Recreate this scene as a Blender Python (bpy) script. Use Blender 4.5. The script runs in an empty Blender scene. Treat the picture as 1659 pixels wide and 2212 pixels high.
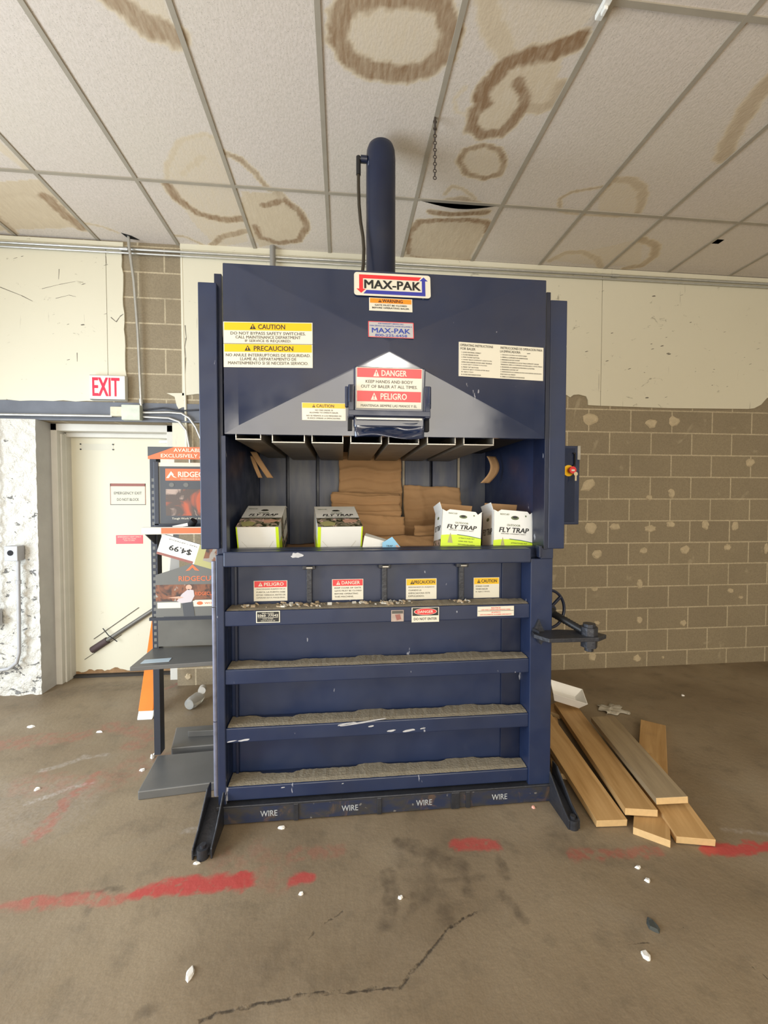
import bpy, bmesh, math, random
import numpy as np
from mathutils import Vector, Matrix
random.seed(7)
S=bpy.context.scene; COL=S.collection
PI=math.pi
# ---------------- camera ----------------
yaw,pitch,roll=.0993,-.0305,.0005
cd=bpy.data.cameras.new('camera'); cam=bpy.data.objects.new('camera',cd); COL.objects.link(cam); S.camera=cam
cd.sensor_fit='HORIZONTAL'; cd.sensor_width=36; cd.lens=910.5/1659*36; cd.clip_start=.05
F=Vector((math.sin(yaw)*math.cos(pitch),math.cos(yaw)*math.cos(pitch),math.sin(pitch)))
R0=Vector((math.cos(yaw),-math.sin(yaw),0)); U0=R0.cross(F)
Rr=R0*math.cos(roll)+U0*math.sin(roll); Ur=U0*math.cos(roll)-R0*math.sin(roll)
m=Matrix((Rr,Ur,-F)).transposed().to_4x4(); m.translation=Vector((0,0,1.5637)); cam.matrix_world=m
# ---------------- world, lights, exposure ----------------
S.view_settings.view_transform='Standard'; S.view_settings.look='None'; S.view_settings.gamma=1; S.view_settings.use_curve_mapping=False
S.view_settings.exposure=-.42
w=bpy.data.worlds.new('world'); S.world=w; w.use_nodes=True
w.node_tree.nodes['Background'].inputs[0].default_value=(.75,.87,1,1); w.node_tree.nodes['Background'].inputs[1].default_value=.6
def area(name,loc,target,sx,sy,power,color):
    l=bpy.data.lights.new(name,'AREA'); l.shape='RECTANGLE'; l.size=sx; l.size_y=sy; l.energy=power; l.color=color
    o=bpy.data.objects.new(name,l); COL.objects.link(o); o.location=loc
    o.rotation_euler=(Vector(target)-Vector(loc)).to_track_quat('-Z','Y').to_euler(); return o
area('dock_opening_daylight',(-3.62,.75,1.35),(0,.95,.75),3.2,2.5,350,(.80,.90,1))
area('rear_opening_daylight',(.2,-4.4,1.7),(.2,3,1.9),5.5,3.0,345,(1,.90,.74))
area('rear_window_glare',(.86,-4.3,2.49),(.2,1.97,2.2),.62,.42,42,(1,.97,.9))  # added light with no window behind it, makes the glare on the loading door
for i,(lx,ly) in enumerate([(-2.8,-1.4),(3.9,-1.4)]):
    area('ceiling_lamp_light',(lx,ly,3.52),(lx,ly+.001,0),1.15,.25,45,(1,.86,.62))  # unseen overhead lights added as warm ambient fill
# ---------------- tables measured from the place (metres) ----------------
CEIL_STAINS=[('l', 0.05, 0.95, [(-0.002, 1.885), (-0.013, 1.969), (0.04, 2.044), (0.141, 2.087), (0.277, 2.096), (0.395, 2.061), (0.48, 1.989), (0.487, 1.891), (0.439, 1.807), (0.309, 1.767), (0.158, 1.782), (0.036, 1.822), (-0.002, 1.885)]), ('f', 0, 0.22, [(-0.002, 1.885), (-0.013, 1.969), (0.04, 2.044), (0.141, 2.087), (0.277, 2.096), (0.395, 2.061), (0.48, 1.989), (0.487, 1.891), (0.439, 1.807), (0.309, 1.767), (0.158, 1.782), (0.036, 1.822)]), ('l', 0.055, 0.85, [(-0.971, 1.875), (-0.902, 1.933), (-0.837, 1.996), (-0.725, 2.035)]), ('f', 0, 0.2, [(-0.971, 1.875), (-0.902, 1.933), (-0.837, 1.996), (-0.725, 2.035), (-0.727, 1.89), (-0.735, 1.844)]), ('l', 0.05, 0.35, [(0.597, 1.742), (0.643, 1.839), (0.745, 1.938)]), ('f', 0, 0.15, [(0.597, 1.742), (0.643, 1.839), (0.745, 1.938), (0.984, 1.918), (1.086, 1.759), (1.065, 1.695)]), ('l', 0.045, 1.1, [(1.062, 1.867), (0.976, 1.923), (0.866, 1.951), (0.779, 2.012), (0.736, 2.095), (0.714, 2.158), (0.743, 2.206)]), ('l', 0.035, 1.0, [(0.743, 2.206), (0.7, 2.25), (0.72, 2.346), (0.806, 2.388), (0.893, 2.368), (0.945, 2.286), (0.955, 2.203), (0.931, 2.136), (0.871, 2.077)]), ('l', 0.03, 0.55, [(0.96, 2.202), (1.044, 2.202), (1.104, 2.17), (1.095, 2.06)]), ('f', 0, 0.28, [(0.736, 2.095), (0.827, 2.018), (1.037, 1.933), (1.099, 2.183), (0.964, 2.223), (0.893, 2.368), (0.755, 2.357)]), ('l', 0.012, 0.25, [(0.621, 2.131), (0.58, 2.196), (0.609, 2.259), (0.678, 2.279)]), ('l', 0.02, 0.85, [(0.996, 2.561), (1.002, 2.653), (0.914, 2.704), (0.783, 2.675), (0.72, 2.589), (0.732, 2.501), (0.83, 2.458), (0.936, 2.481), (0.996, 2.561)]), ('f', 0, 0.2, [(0.996, 2.561), (1.002, 2.653), (0.914, 2.704), (0.783, 2.675), (0.72, 2.589), (0.732, 2.501), (0.83, 2.458), (0.936, 2.481)]), ('l', 0.014, 0.5, [(0.702, 2.867), (0.725, 2.796), (0.804, 2.797), (0.856, 2.842), (0.925, 2.898)]), ('l', 0.03, 0.6, [(0.743, 2.925), (0.833, 2.898), (0.943, 2.932)]), ('l', 0.013, 0.6, [(1.537, 2.92), (1.505, 2.83), (1.558, 2.759), (1.688, 2.704), (1.751, 2.677)]), ('l', 0.03, 0.5, [(1.78, 2.625), (1.87, 2.616), (1.996, 2.685), (2.086, 2.795), (2.13, 2.909)]), ('l', 0.012, 0.4, [(1.567, 2.956), (1.822, 2.97), (2.157, 2.936)]), ('f', 0, 0.2, [(1.718, 2.701), (1.78, 2.625), (1.996, 2.685), (2.137, 2.918), (1.843, 2.948)]), ('l', 0.03, 0.45, [(1.801, 3.547), (1.87, 3.443), (2.014, 3.408), (2.182, 3.48), (2.297, 3.591)]), ('l', 0.035, 0.6, [(2.378, 3.189), (2.56, 3.269), (2.649, 3.412), (2.644, 3.556), (2.526, 3.606)]), ('f', 0, 0.15, [(1.801, 3.547), (1.87, 3.443), (2.014, 3.408), (2.378, 3.189), (2.644, 3.556), (2.072, 3.577)]), ('l', 0.05, 0.55, [(2.111, 1.912), (2.14, 2.079), (2.198, 2.243), (2.296, 2.395)]), ('l', 0.035, 0.95, [(-1.146, 2.959), (-1.117, 3.093), (-1.025, 3.236), (-0.877, 3.287), (-0.721, 3.261)]), ('l', 0.03, 0.75, [(-1.041, 3.618), (-0.935, 3.498), (-0.798, 3.443), (-0.737, 3.409)]), ('l', 0.018, 0.3, [(-1.137, 2.966), (-1.059, 2.767), (-0.936, 2.603), (-0.774, 2.541), (-0.718, 2.566)]), ('l', 0.025, 0.3, [(-1.0, 2.853), (-0.901, 2.769), (-0.833, 2.709)]), ('f', 0, 0.2, [(-1.137, 2.966), (-1.03, 2.695), (-0.888, 2.577), (-0.718, 2.566), (-0.683, 2.9), (-0.746, 3.527), (-1.012, 3.647), (-1.092, 3.389)]), ('l', 0.022, 0.75, [(-0.699, 2.655), (-0.608, 2.704), (-0.532, 2.806), (-0.476, 2.933)]), ('l', 0.03, 0.95, [(-0.536, 3.104), (-0.389, 3.029), (-0.294, 3.128), (-0.263, 3.305), (-0.34, 3.486), (-0.511, 3.534), (-0.626, 3.485), (-0.648, 3.344)]), ('l', 0.04, 0.5, [(-0.389, 3.029), (-0.427, 2.971)]), ('f', 0, 0.33, [(-0.673, 2.983), (-0.382, 2.975), (-0.259, 3.251), (-0.322, 3.484), (-0.672, 3.613), (-0.725, 3.352)]), ('l', 0.012, 0.55, [(-1.307, 3.512), (-1.225, 3.527), (-1.116, 3.626), (-1.051, 3.716)]), ('l', 0.05, 0.9, [(-2.006, 3.16), (-2.004, 3.3), (-1.973, 3.488)]), ('l', 0.02, 0.4, [(-2.322, 3.192), (-2.141, 3.143), (-2.028, 3.194)]), ('l', 0.035, 0.7, [(-2.5, 3.349), (-2.518, 3.478), (-2.537, 3.606)]), ('f', 0, 0.35, [(-2.357, 3.089), (-1.92, 2.984), (-1.966, 3.476), (-2.766, 3.612)]), ('l', 0.012, 0.45, [(-1.923, 3.429), (-1.82, 3.451), (-1.725, 3.525)]), ('l', 0.03, 0.25, [(-1.987, 2.709), (-1.983, 2.842), (-1.961, 2.923)])]
SAG_STAINS=[('l', 0.035, 1.0, [(0.55, 3.556), (0.529, 3.31), (0.574, 3.157), (0.719, 3.101), (0.922, 3.081), (1.074, 3.117), (1.128, 3.25), (1.138, 3.53)]), ('l', 0.04, 1.0, [(0.636, 3.035), (1.032, 2.995)]), ('l', 0.02, 0.8, [(0.576, 3.6), (0.886, 3.639), (1.105, 3.617)]), ('f', 0, 0.45, [(0.528, 3.675), (0.525, 3.173), (1.074, 3.065), (1.114, 3.644)])]
REDLINES=[('l', 0.05, 1.0, [(-0.789, 1.715), (-0.596, 1.72), (-0.38, 1.728)]), ('l', 0.04, 0.55, [(-1.204, 1.723), (-1.063, 1.713), (-0.855, 1.708)]), ('l', 0.035, 0.9, [(-0.22, 1.723), (-0.146, 1.735)]), ('l', 0.045, 0.8, [(0.506, 1.807), (0.661, 1.802)]), ('l', 0.038, 1.0, [(1.647, 1.684), (1.822, 1.677), (2.04, 1.665)]), ('l', 0.035, 0.4, [(1.004, 1.72), (1.134, 1.705), (1.389, 1.694)]), ('l', 0.03, 0.4, [(-1.355, 1.725), (-1.215, 1.715)]), ('l', 0.045, 0.35, [(-1.381, 2.508), (-1.401, 2.238), (-1.437, 2.038)]), ('l', 0.05, 0.2, [(-0.204, 1.84), (-0.022, 1.846)]), ('l', 0.1, 0.22, [(-2.34, 2.876), (-2.027, 2.896), (-1.733, 2.921)]), ('l', 0.08, 0.22, [(-1.613, 3.023), (-1.247, 2.873), (-1.317, 2.775)]), ('l', 0.1, 0.12, [(-0.513, 1.811), (-0.27, 1.743), (-0.364, 1.844)]), ('l', 0.12, 0.14, [(-1.73, 2.464), (-1.352, 2.389), (-1.136, 2.613)]), ('l', 0.03, 0.3, [(-1.352, 3.694), (-1.453, 3.615)])]
DARK=[('l', 0.05, 0.7, [(0.247, 1.832), (0.387, 1.794), (0.513, 1.721)]), ('l', 0.03, 0.7, [(0.202, 1.718), (0.199, 1.614), (0.159, 1.498)]), ('l', 0.03, 0.6, [(0.362, 1.725), (0.377, 1.616), (0.238, 1.508)]), ('l', 0.05, 0.65, [(0.289, 1.595), (0.378, 1.576), (0.376, 1.494)]), ('l', 0.025, 0.7, [(0.474, 1.691), (0.51, 1.644), (0.516, 1.572)]), ('l', 0.03, 0.75, [(0.693, 1.72), (0.681, 1.653)]), ('l', 0.02, 0.7, [(0.601, 1.574), (0.634, 1.513), (0.661, 1.457)]), ('l', 0.02, 0.5, [(0.356, 1.649), (0.567, 1.639)]), ('l', 0.09, 0.35, [(0.27, 1.711), (0.387, 1.538)]), ('l', 0.02, 0.5, [(1.144, 1.436), (1.163, 1.407)]), ('l', 0.08, 0.4, [(1.005, 1.865), (1.024, 1.756), (1.189, 1.69)]), ('l', 0.12, 0.45, [(-2.323, 3.576), (-1.896, 3.703), (-1.393, 3.653)]), ('l', 0.01, 0.8, [(-1.091, 1.732), (-0.932, 1.756), (-0.889, 1.741)]), ('l', 0.02, 0.5, [(-0.984, 1.664), (-0.956, 1.644)]), ('l', 0.1, 0.25, [(1.313, 2.567), (1.276, 2.129), (1.153, 1.879)]), ('l', 0.2, 0.18, [(-0.414, 1.452), (-0.065, 1.417), (0.192, 1.422)]), ('l', 0.15, 0.2, [(2.069, 3.143), (2.876, 3.146)]), ('l', 0.02, 0.6, [(-0.581, 1.309), (-0.613, 1.289)])]
PALE=[('l', 0.02, 0.7, [(-1.612, 2.292), (-1.477, 2.401), (-1.349, 2.426)]), ('l', 0.03, 0.45, [(-1.724, 2.563), (-1.646, 2.597), (-1.565, 2.678)]), ('l', 0.015, 0.5, [(-1.551, 2.654), (-1.433, 2.679)]), ('l', 0.02, 0.4, [(-0.745, 2.038), (-0.667, 2.059)]), ('l', 0.3, 0.2, [(-1.854, 2.267), (-1.483, 2.23)]), ('l', 0.015, 0.4, [(1.793, 1.787), (1.996, 1.753)])]
CRACKS=[[(-0.442, 1.259), (-0.314, 1.289), (-0.204, 1.296), (-0.09, 1.303), (-0.002, 1.298), (0.086, 1.297), (0.182, 1.289), (0.234, 1.33), (0.253, 1.349), (0.34, 1.415), (0.374, 1.452), (0.414, 1.473), (0.463, 1.491), (0.506, 1.511)], [(-0.132, 1.462), (-0.103, 1.507), (0.016, 1.571)], [(1.242, 1.374), (1.312, 1.296), (1.378, 1.197)], [(0.953, 1.347), (1.076, 1.347)]]
BLOBS=[(2.24, 2.291, 0.089, 0.067, 0), (2.835, 2.26, 0.073, 0.051, 0), (3.06, 2.285, 0.065, 0.06, 0), (2.228, 1.692, 0.098, 0.055, 0.6), (2.831, 1.579, 0.037, 0.038, 0), (3.052, 1.618, 0.042, 0.051, 0.5), (2.261, 1.303, 0.067, 0.068, 0), (2.495, 1.31, 0.068, 0.043, 0), (2.846, 1.291, 0.07, 0.043, 0), (3.049, 1.329, 0.056, 0.039, 0), (3.401, 1.322, 0.048, 0.053, 0), (3.707, 1.308, 0.044, 0.057, 0), (2.328, 1.061, 0.058, 0.055, 0), (2.782, 1.085, 0.05, 0.039, 0), (3.2, 1.089, 0.061, 0.048, 0), (3.636, 1.11, 0.043, 0.04, 0), (2.751, 0.775, 0.037, 0.06, 0), (2.306, 0.736, 0.041, 0.026, 0), (3.676, 0.694, 0.039, 0.032, 0), (2.754, 0.436, 0.037, 0.044, 0), (3.198, 0.397, 0.037, 0.036, 0), (2.299, 0.104, 0.045, 0.052, 0), (2.738, 0.079, 0.046, 0.044, 0), (3.844, 1.908, 0.058, 0.052, 0), (4.039, 1.093, 0.029, 0.062, 0), (-1.287, 0.072, 0.034, 0.035, 0), (2.338, 0.426, 0.037, 0.022, 0), (3.785, 0.63, 0.029, 0.022, 0), (2.998, 0.078, 0.019, 0.018, 0)]

# ---------------- materials ----------------
MATS={}
def nd(nt,t,**k):
    n=nt.nodes.new(t)
    for a,b in k.items(): setattr(n,a,b)
    return n
def mat(name,col,rough=.6,metal=0,var=0,scale=8,bump=0,bscale=60,emit=None,es=0,alpha=None,spec=.5,trans=0,coat=0):
    if name in MATS: return MATS[name]
    m=bpy.data.materials.new(name); m.use_nodes=True; nt=m.node_tree; b=nt.nodes['Principled BSDF']
    b.inputs['Base Color'].default_value=(*col,1); b.inputs['Roughness'].default_value=rough; b.inputs['Metallic'].default_value=metal
    b.inputs['Specular IOR Level'].default_value=spec
    if trans: b.inputs['Transmission Weight'].default_value=trans
    if coat: b.inputs['Coat Weight'].default_value=coat
    if emit: b.inputs['Emission Color'].default_value=(*emit,1); b.inputs['Emission Strength'].default_value=es
    tc=nd(nt,'ShaderNodeTexCoord')
    if var:
        n=nd(nt,'ShaderNodeTexNoise'); n.inputs['Scale'].default_value=scale; n.inputs['Detail'].default_value=5
        nt.links.new(tc.outputs['Object'],n.inputs['Vector'])
        mx=nd(nt,'ShaderNodeMix',data_type='RGBA'); mx.inputs[6].default_value=(*[c*(1-var) for c in col],1); mx.inputs[7].default_value=(*[min(1,c*(1+var)) for c in col],1)
        nt.links.new(n.outputs['Fac'],mx.inputs[0]); nt.links.new(mx.outputs[2],b.inputs['Base Color'])
    if bump:
        n=nd(nt,'ShaderNodeTexNoise'); n.inputs['Scale'].default_value=bscale; n.inputs['Detail'].default_value=3
        nt.links.new(tc.outputs['Object'],n.inputs['Vector'])
        bp=nd(nt,'ShaderNodeBump'); bp.inputs['Strength'].default_value=bump; bp.inputs['Distance'].default_value=.01
        nt.links.new(n.outputs['Fac'],bp.inputs['Height']); nt.links.new(bp.outputs['Normal'],b.inputs['Normal'])
    MATS[name]=m; return m
class NT:
    """small helper for longer node materials"""
    def __init__(s,name,rough=.6):
        s.m=bpy.data.materials.new(name); s.m.use_nodes=True; s.nt=s.m.node_tree; s.b=s.nt.nodes['Principled BSDF']; s.b.inputs['Roughness'].default_value=rough
        s.tc=nd(s.nt,'ShaderNodeTexCoord'); MATS[name]=s.m
    def link(s,a,b): s.nt.links.new(a,b)
    def mapped(s,scale=(1,1,1),loc=(0,0,0),rot=(0,0,0)):
        n=nd(s.nt,'ShaderNodeMapping'); n.inputs['Scale'].default_value=scale; n.inputs['Location'].default_value=loc; n.inputs['Rotation'].default_value=rot
        s.link(s.tc.outputs['Object'],n.inputs['Vector']); return n.outputs[0]
    def noise(s,scale,detail=5,vec=None,rough=.5,dist=0):
        n=nd(s.nt,'ShaderNodeTexNoise'); n.inputs['Scale'].default_value=scale; n.inputs['Detail'].default_value=detail; n.inputs['Roughness'].default_value=rough; n.inputs['Distortion'].default_value=dist
        s.link(vec or s.tc.outputs['Object'],n.inputs['Vector']); return n.outputs['Fac']
    def ramp(s,fac,a,b,lo=0,hi=1):
        n=nd(s.nt,'ShaderNodeMapRange'); n.clamp=True
        for i,v in zip((1,2,3,4),(a,b,lo,hi)): n.inputs[i].default_value=v
        s.link(fac,n.inputs[0]); return n.outputs[0]
    def math(s,op,a,b=0.0):
        n=nd(s.nt,'ShaderNodeMath',operation=op)
        for i,v in enumerate((a,b)):
            if isinstance(v,(int,float)): n.inputs[i].default_value=v
            else: s.link(v,n.inputs[i])
        return n.outputs[0]
    def mix(s,f,a,b):
        n=nd(s.nt,'ShaderNodeMix',data_type='RGBA')
        if isinstance(f,(int,float)): n.inputs[0].default_value=f
        else: s.link(f,n.inputs[0])
        for i,v in ((6,a),(7,b)):
            if isinstance(v,tuple): n.inputs[i].default_value=(*v,1)
            else: s.link(v,n.inputs[i])
        return n.outputs[2]
    def attr(s,name):
        n=nd(s.nt,'ShaderNodeAttribute',attribute_name=name); return n.outputs['Fac']
    def bump(s,h,st,dist=.01):
        n=nd(s.nt,'ShaderNodeBump'); n.inputs['Strength'].default_value=st; n.inputs['Distance'].default_value=dist
        s.link(h,n.inputs['Height']); s.link(n.outputs['Normal'],s.b.inputs['Normal'])
    def out(s,c): s.link(c,s.b.inputs['Base Color']); return s.m
# blue machine paint with wear
def paint_mat(name,col,dust=0.0,rough=.34,bmp=.12):
    g=NT(name,rough)
    c=g.mix(g.noise(3.5,4),tuple(x*.8 for x in col),tuple(x*1.25 for x in col))
    d=g.ramp(g.noise(2.2,6,dist=.6),.48,.8,0,.35+dust)
    c=g.mix(d,c,(.035,.034,.038))
    sc=g.ramp(g.noise(28,3,g.mapped((1,1,.35))),.735,.76)
    c=g.mix(sc,c,(.32,.33,.38))
    g.link(g.ramp(g.noise(9,4),.3,.8,rough-.06,rough+(.2 if bmp>.05 else .06)),g.b.inputs['Roughness'])
    g.bump(g.noise(7,3),bmp,.01)
    return g.out(c)
BLUE=paint_mat('blue_paint',(.0135,.024,.066))
BLUE2=paint_mat('blue_paint_glossy',(.013,.022,.056),0,.15,.035); BLUE2.node_tree.nodes['Principled BSDF'].inputs['Specular IOR Level'].default_value=.85
BLUED=paint_mat('dark_blue_paint',(.0075,.013,.037),.05)
BLUEW=paint_mat('scuffed_blue_paint',(.0145,.024,.060),.15)
g=NT('worn_chamber_steel',.42); c=g.mix(g.ramp(g.noise(5,5,g.mapped((3,1,.6))),.35,.7),(.025,.035,.08),(.10,.105,.12)); STEELB=g.out(c)
DUST=mat('settled_dust',(.25,.215,.155),.95,var=.25,scale=20,bump=.4,bscale=90)
BLACK=mat('black_rubber',(.012,.012,.013),.45)
BLK=mat('matte_black',(.006,.006,.008),.8)
DKST=mat('dark_scuffed_steel',(.035,.037,.045),.4,.3,var=.5,scale=12,bump=.2)
WORN=mat('bare_worn_steel',(.42,.40,.36),.35,.7,var=.3,scale=30)
GALV=mat('galvanised_steel',(.55,.55,.52),.32,.7,var=.2,scale=20)
WHITE=mat('sign_white',(.72,.68,.56),.35); WPAPER=mat('white_card',(.82,.82,.78),.55,var=.05)
RED=mat('sign_red',(.72,.035,.04),.35); YEL=mat('sign_yellow',(.84,.48,.004),.35); ORG=mat('sign_orange',(.9,.28,.02),.35)
INK=mat('black_ink',(.015,.015,.015),.5); GINK=mat('grey_ink',(.085,.08,.07),.5); BINK=mat('blue_ink',(.03,.06,.35),.4); LNAVY=mat('sign_blue',(.04,.045,.33),.35)
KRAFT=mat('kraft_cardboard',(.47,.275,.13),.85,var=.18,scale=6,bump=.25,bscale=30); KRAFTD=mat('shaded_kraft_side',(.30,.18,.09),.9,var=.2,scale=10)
LIME=mat('lime_print',(.62,.83,.02),.45); PHOTO=None
g=NT('photo_print',.4); v=nd(g.nt,'ShaderNodeTexVoronoi'); v.inputs['Scale'].default_value=22; g.link(g.noise(9,3,dist=1),v.inputs['Vector'])
n1=g.noise(26,3,dist=1.5); c=g.mix(g.ramp(n1,.42,.5),(.035,.04,.02),(.28,.25,.17)); c=g.mix(g.ramp(n1,.56,.6),c,(.75,.5,.45)); PHOTO=g.out(c)
OLIVE=mat('olive_print',(.12,.16,.07),.5)
WOOD=None
g=NT('sawn_pine',.65); n=g.noise(2.0,6,g.mapped((14,1.2,14)),dist=.6); c=g.mix(g.ramp(n,.3,.75),(.38,.215,.075),(.56,.35,.15)); c=g.mix(g.ramp(g.noise(5,3),.6,.8,0,.4),c,(.2,.12,.06)); g.bump(n,.15); WOOD=g.out(c)
WEND=mat('pine_end_grain',(.62,.42,.20),.7,var=.15,scale=50)
g=NT('weathered_pine',.7); n=g.noise(2.0,6,g.mapped((14,1.2,14)),dist=.6); c=g.mix(g.ramp(n,.3,.75),(.24,.175,.10),(.36,.27,.155)); WOODG=g.out(c)
RACK=mat('grey_rack_steel',(.13,.13,.127),.4,.2,var=.25,scale=6); RACKD=mat('dark_rack_steel',(.04,.045,.06),.4,.3)
ORACK=mat('orange_print',(.72,.16,.06),.45); OPOST=mat('orange_plastic',(.85,.20,.02),.5,var=.15,scale=8)
CREAM=mat('cream_letter',(.85,.70,.55),.5); GREYP=mat('dark_grey_print',(.065,.07,.08),.5); MGREY=mat('mid_grey_print',(.14,.14,.13),.5)
g=NT('orange_photo_print',.45); n1=g.noise(7,4,dist=1.2); c=g.mix(g.ramp(n1,.38,.5),(.45,.10,.05),(.10,.075,.065)); c=g.mix(g.ramp(n1,.56,.62),c,(.40,.30,.25)); OPHOTO=g.out(c)
g=NT('brown_photo_print',.45); n1=g.noise(12,4,dist=1.2); c=g.mix(g.ramp(n1,.42,.5),(.06,.04,.035),(.22,.09,.05)); c=g.mix(g.ramp(n1,.58,.62),c,(.33,.30,.26)); BPHOTO=g.out(c)
LBLUE=mat('pale_blue_print',(.22,.5,.72),.4)
SKIN=mat('printed_skin',(.6,.36,.26),.5)
CLEAR=mat('clear_plastic',(.75,.75,.72),.12,trans=.75); 
MUST=mat('mustard_print',(.42,.40,.17),.5)
# ---------------- mesh builder ----------------
class MB:
    def __init__(s): s.v=[];s.f=[];s.m=[];s.mats=[];s.sm=[]
    def mi(s,mt):
        if mt not in s.mats: s.mats.append(mt)
        return s.mats.index(mt)
    def add(s,vs,fs,mt,smooth=False):
        k=len(s.v); s.v+= [tuple(v) for v in vs]; i=s.mi(mt)
        for f in fs: s.f.append([k+a for a in f]); s.m.append(i); s.sm.append(smooth)
        return s
    def box(s,x0,x1,y0,y1,z0,z1,mt,top=None,front=None,M=None):
        v=[(x,y,z) for z in (z0,z1) for y in (y0,y1) for x in (x0,x1)]
        if M: v=[M@Vector(a) for a in v]
        fs=[([0,2,3,1],mt),([4,5,7,6],top or mt),([0,1,5,4],front or mt),([2,6,7,3],mt),([0,4,6,2],mt),([1,3,7,5],mt)]
        k=len(s.v); s.v+=[tuple(a) for a in v]
        for f,q in fs: s.f.append([k+a for a in f]); s.m.append(s.mi(q)); s.sm.append(False)
        return s
    def prism(s,pts,axis,a,b,mt,M=None):
        """pts 2D polygon (ccw) extruded along axis 'x','y','z' from a to b"""
        def p3(p,t): return {'x':(t,p[0],p[1]),'y':(p[0],t,p[1]),'z':(p[0],p[1],t)}[axis]
        n=len(pts); v=[p3(p,a) for p in pts]+[p3(p,b) for p in pts]
        if M: v=[M@Vector(q) for q in v]
        f=[list(range(n)),list(range(2*n-1,n-1,-1))]+[[i,i+n,(i+1)%n+n,(i+1)%n] for i in range(n)]
        return s.add(v,f,mt)
    def tube(s,path,r,mt,seg=10,caps=True):
        path=[Vector(p) for p in path]; rs=r if isinstance(r,(list,tuple)) else [r]*len(path)
        vs=[];fs=[];prev=None
        for i,p in enumerate(path):
            t=(path[min(i+1,len(path)-1)]-path[max(i-1,0)]).normalized()
            if prev is None: a=t.orthogonal().normalized()
            else: a=(prev-t*prev.dot(t)).normalized()
            prev=a; b=t.cross(a)
            for j in range(seg):
                an=2*PI*j/seg; vs.append(p+(a*math.cos(an)+b*math.sin(an))*rs[i])
        for i in range(len(path)-1):
            for j in range(seg): fs.append([i*seg+j,i*seg+(j+1)%seg,(i+1)*seg+(j+1)%seg,(i+1)*seg+j])
        s.add(vs,fs,mt,True)
        if caps: s.add(vs[:seg],[list(range(seg))[::-1]],mt); s.add(vs[-seg:],[list(range(seg))],mt)
        return s
    def cyl(s,a,b,r,mt,seg=20,r2=None): return s.tube([a,b],[r,r2 if r2 is not None else r],mt,seg)
    def torus(s,c,n,R,r,mt,seg=40,k=10):
        n=Vector(n).normalized(); a=n.orthogonal().normalized(); b=n.cross(a); c=Vector(c); vs=[];fs=[]
        for i in range(seg):
            d=a*math.cos(2*PI*i/seg)+b*math.sin(2*PI*i/seg)
            for j in range(k):
                an=2*PI*j/k; vs.append(c+d*(R+r*math.cos(an))+n*r*math.sin(an))
        for i in range(seg):
            for j in range(k): fs.append([i*k+j,((i+1)%seg)*k+j,((i+1)%seg)*k+(j+1)%k,i*k+(j+1)%k])
        return s.add(vs,fs,mt,True)
    def sheet(s,nx,ny,fn,mt,thick=.004,under=None):
        """height field sheet: fn(u,v)->Vector, closed with thickness along its normals"""
        P=[[Vector(fn(i/nx,j/ny)) for i in range(nx+1)] for j in range(ny+1)]
        N=(P[0][nx]-P[0][0]).cross(P[ny][0]-P[0][0]).normalized()*thick
        top=[p for r in P for p in r]; bot=[p-N for p in top]; k=len(top); W=nx+1
        fs=[[j*W+i,j*W+i+1,(j+1)*W+i+1,(j+1)*W+i] for j in range(ny) for i in range(nx)]
        fb=[[k+q for q in f[::-1]] for f in fs]
        edge=[i for i in range(W)]+[j*W+nx for j in range(1,ny+1)]+[ny*W+i for i in range(nx-1,-1,-1)]+[j*W for j in range(ny-1,0,-1)]
        fe=[[edge[i],k+edge[i],k+edge[(i+1)%len(edge)],edge[(i+1)%len(edge)]] for i in range(len(edge))]
        s.add(top+bot,fs,mt,True); 
        base=len(s.v)-2*k
        for f in fb: s.f.append([base+q for q in f]); s.m.append(s.mi(under or mt)); s.sm.append(True)
        for f in fe: s.f.append([base+q for q in f]); s.m.append(s.mi(under or mt)); s.sm.append(False)
        return s
    def prints(s,O,Uv,Vv,W,H,items,eps=.0006):
        """flat printing on a face: O top-left corner, Uv right, Vv down, fractions of W,H"""
        O=Vector(O);Uv=Vector(Uv).normalized();Vv=Vector(Vv).normalized();N=Vv.cross(Uv).normalized()
        for it in items:
            if it[0]=='r':
                _,x0,y0,x1,y1,mt,ly=it; pts=[(x0,y0),(x0,y1),(x1,y1),(x1,y0)]
            elif it[0]=='p': _,pts,mt,ly=it
            elif it[0]=='e':
                _,cx,cy,rx,ry,mt,ly=it; pts=[(cx+rx*math.cos(a*PI/12),cy-ry*math.sin(a*PI/12)) for a in range(24)]
            elif it[0]=='t':
                _,txt,cx,cy,ww,hh,mt,ly=it[:8]; bold=it[8] if len(it)>8 else 0.012
                shear=it[9] if len(it)>9 else 0; flip=it[10] if len(it)>10 else 0
                tv,tf,(a0,b0,a1,b1)=textgeo(txt,0,shear)
                sx=ww*W/(a1-a0); sy=hh*H/(b1-b0); q=-1 if flip else 1
                for n_,(ox,oy) in enumerate(((-1,-.5),(1,.5),(-1,.5),(1,-.5)) if bold else ((0,0),)):
                    vs=[O+Uv*(cx*W+q*(x+ox*bold*.9-(a0+a1)/2)*sx)+Vv*(cy*H-q*(y+oy*bold*.9-(b0+b1)/2)*sy)+N*eps*(ly+.12*n_) for x,y in tv]
                    s.add(vs,tf,mt)
                continue
            vs=[O+Uv*(x*W)+Vv*(y*H)+N*eps*ly for x,y in pts]
            s.add(vs,[list(range(len(vs)))],mt)
        return s
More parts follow.
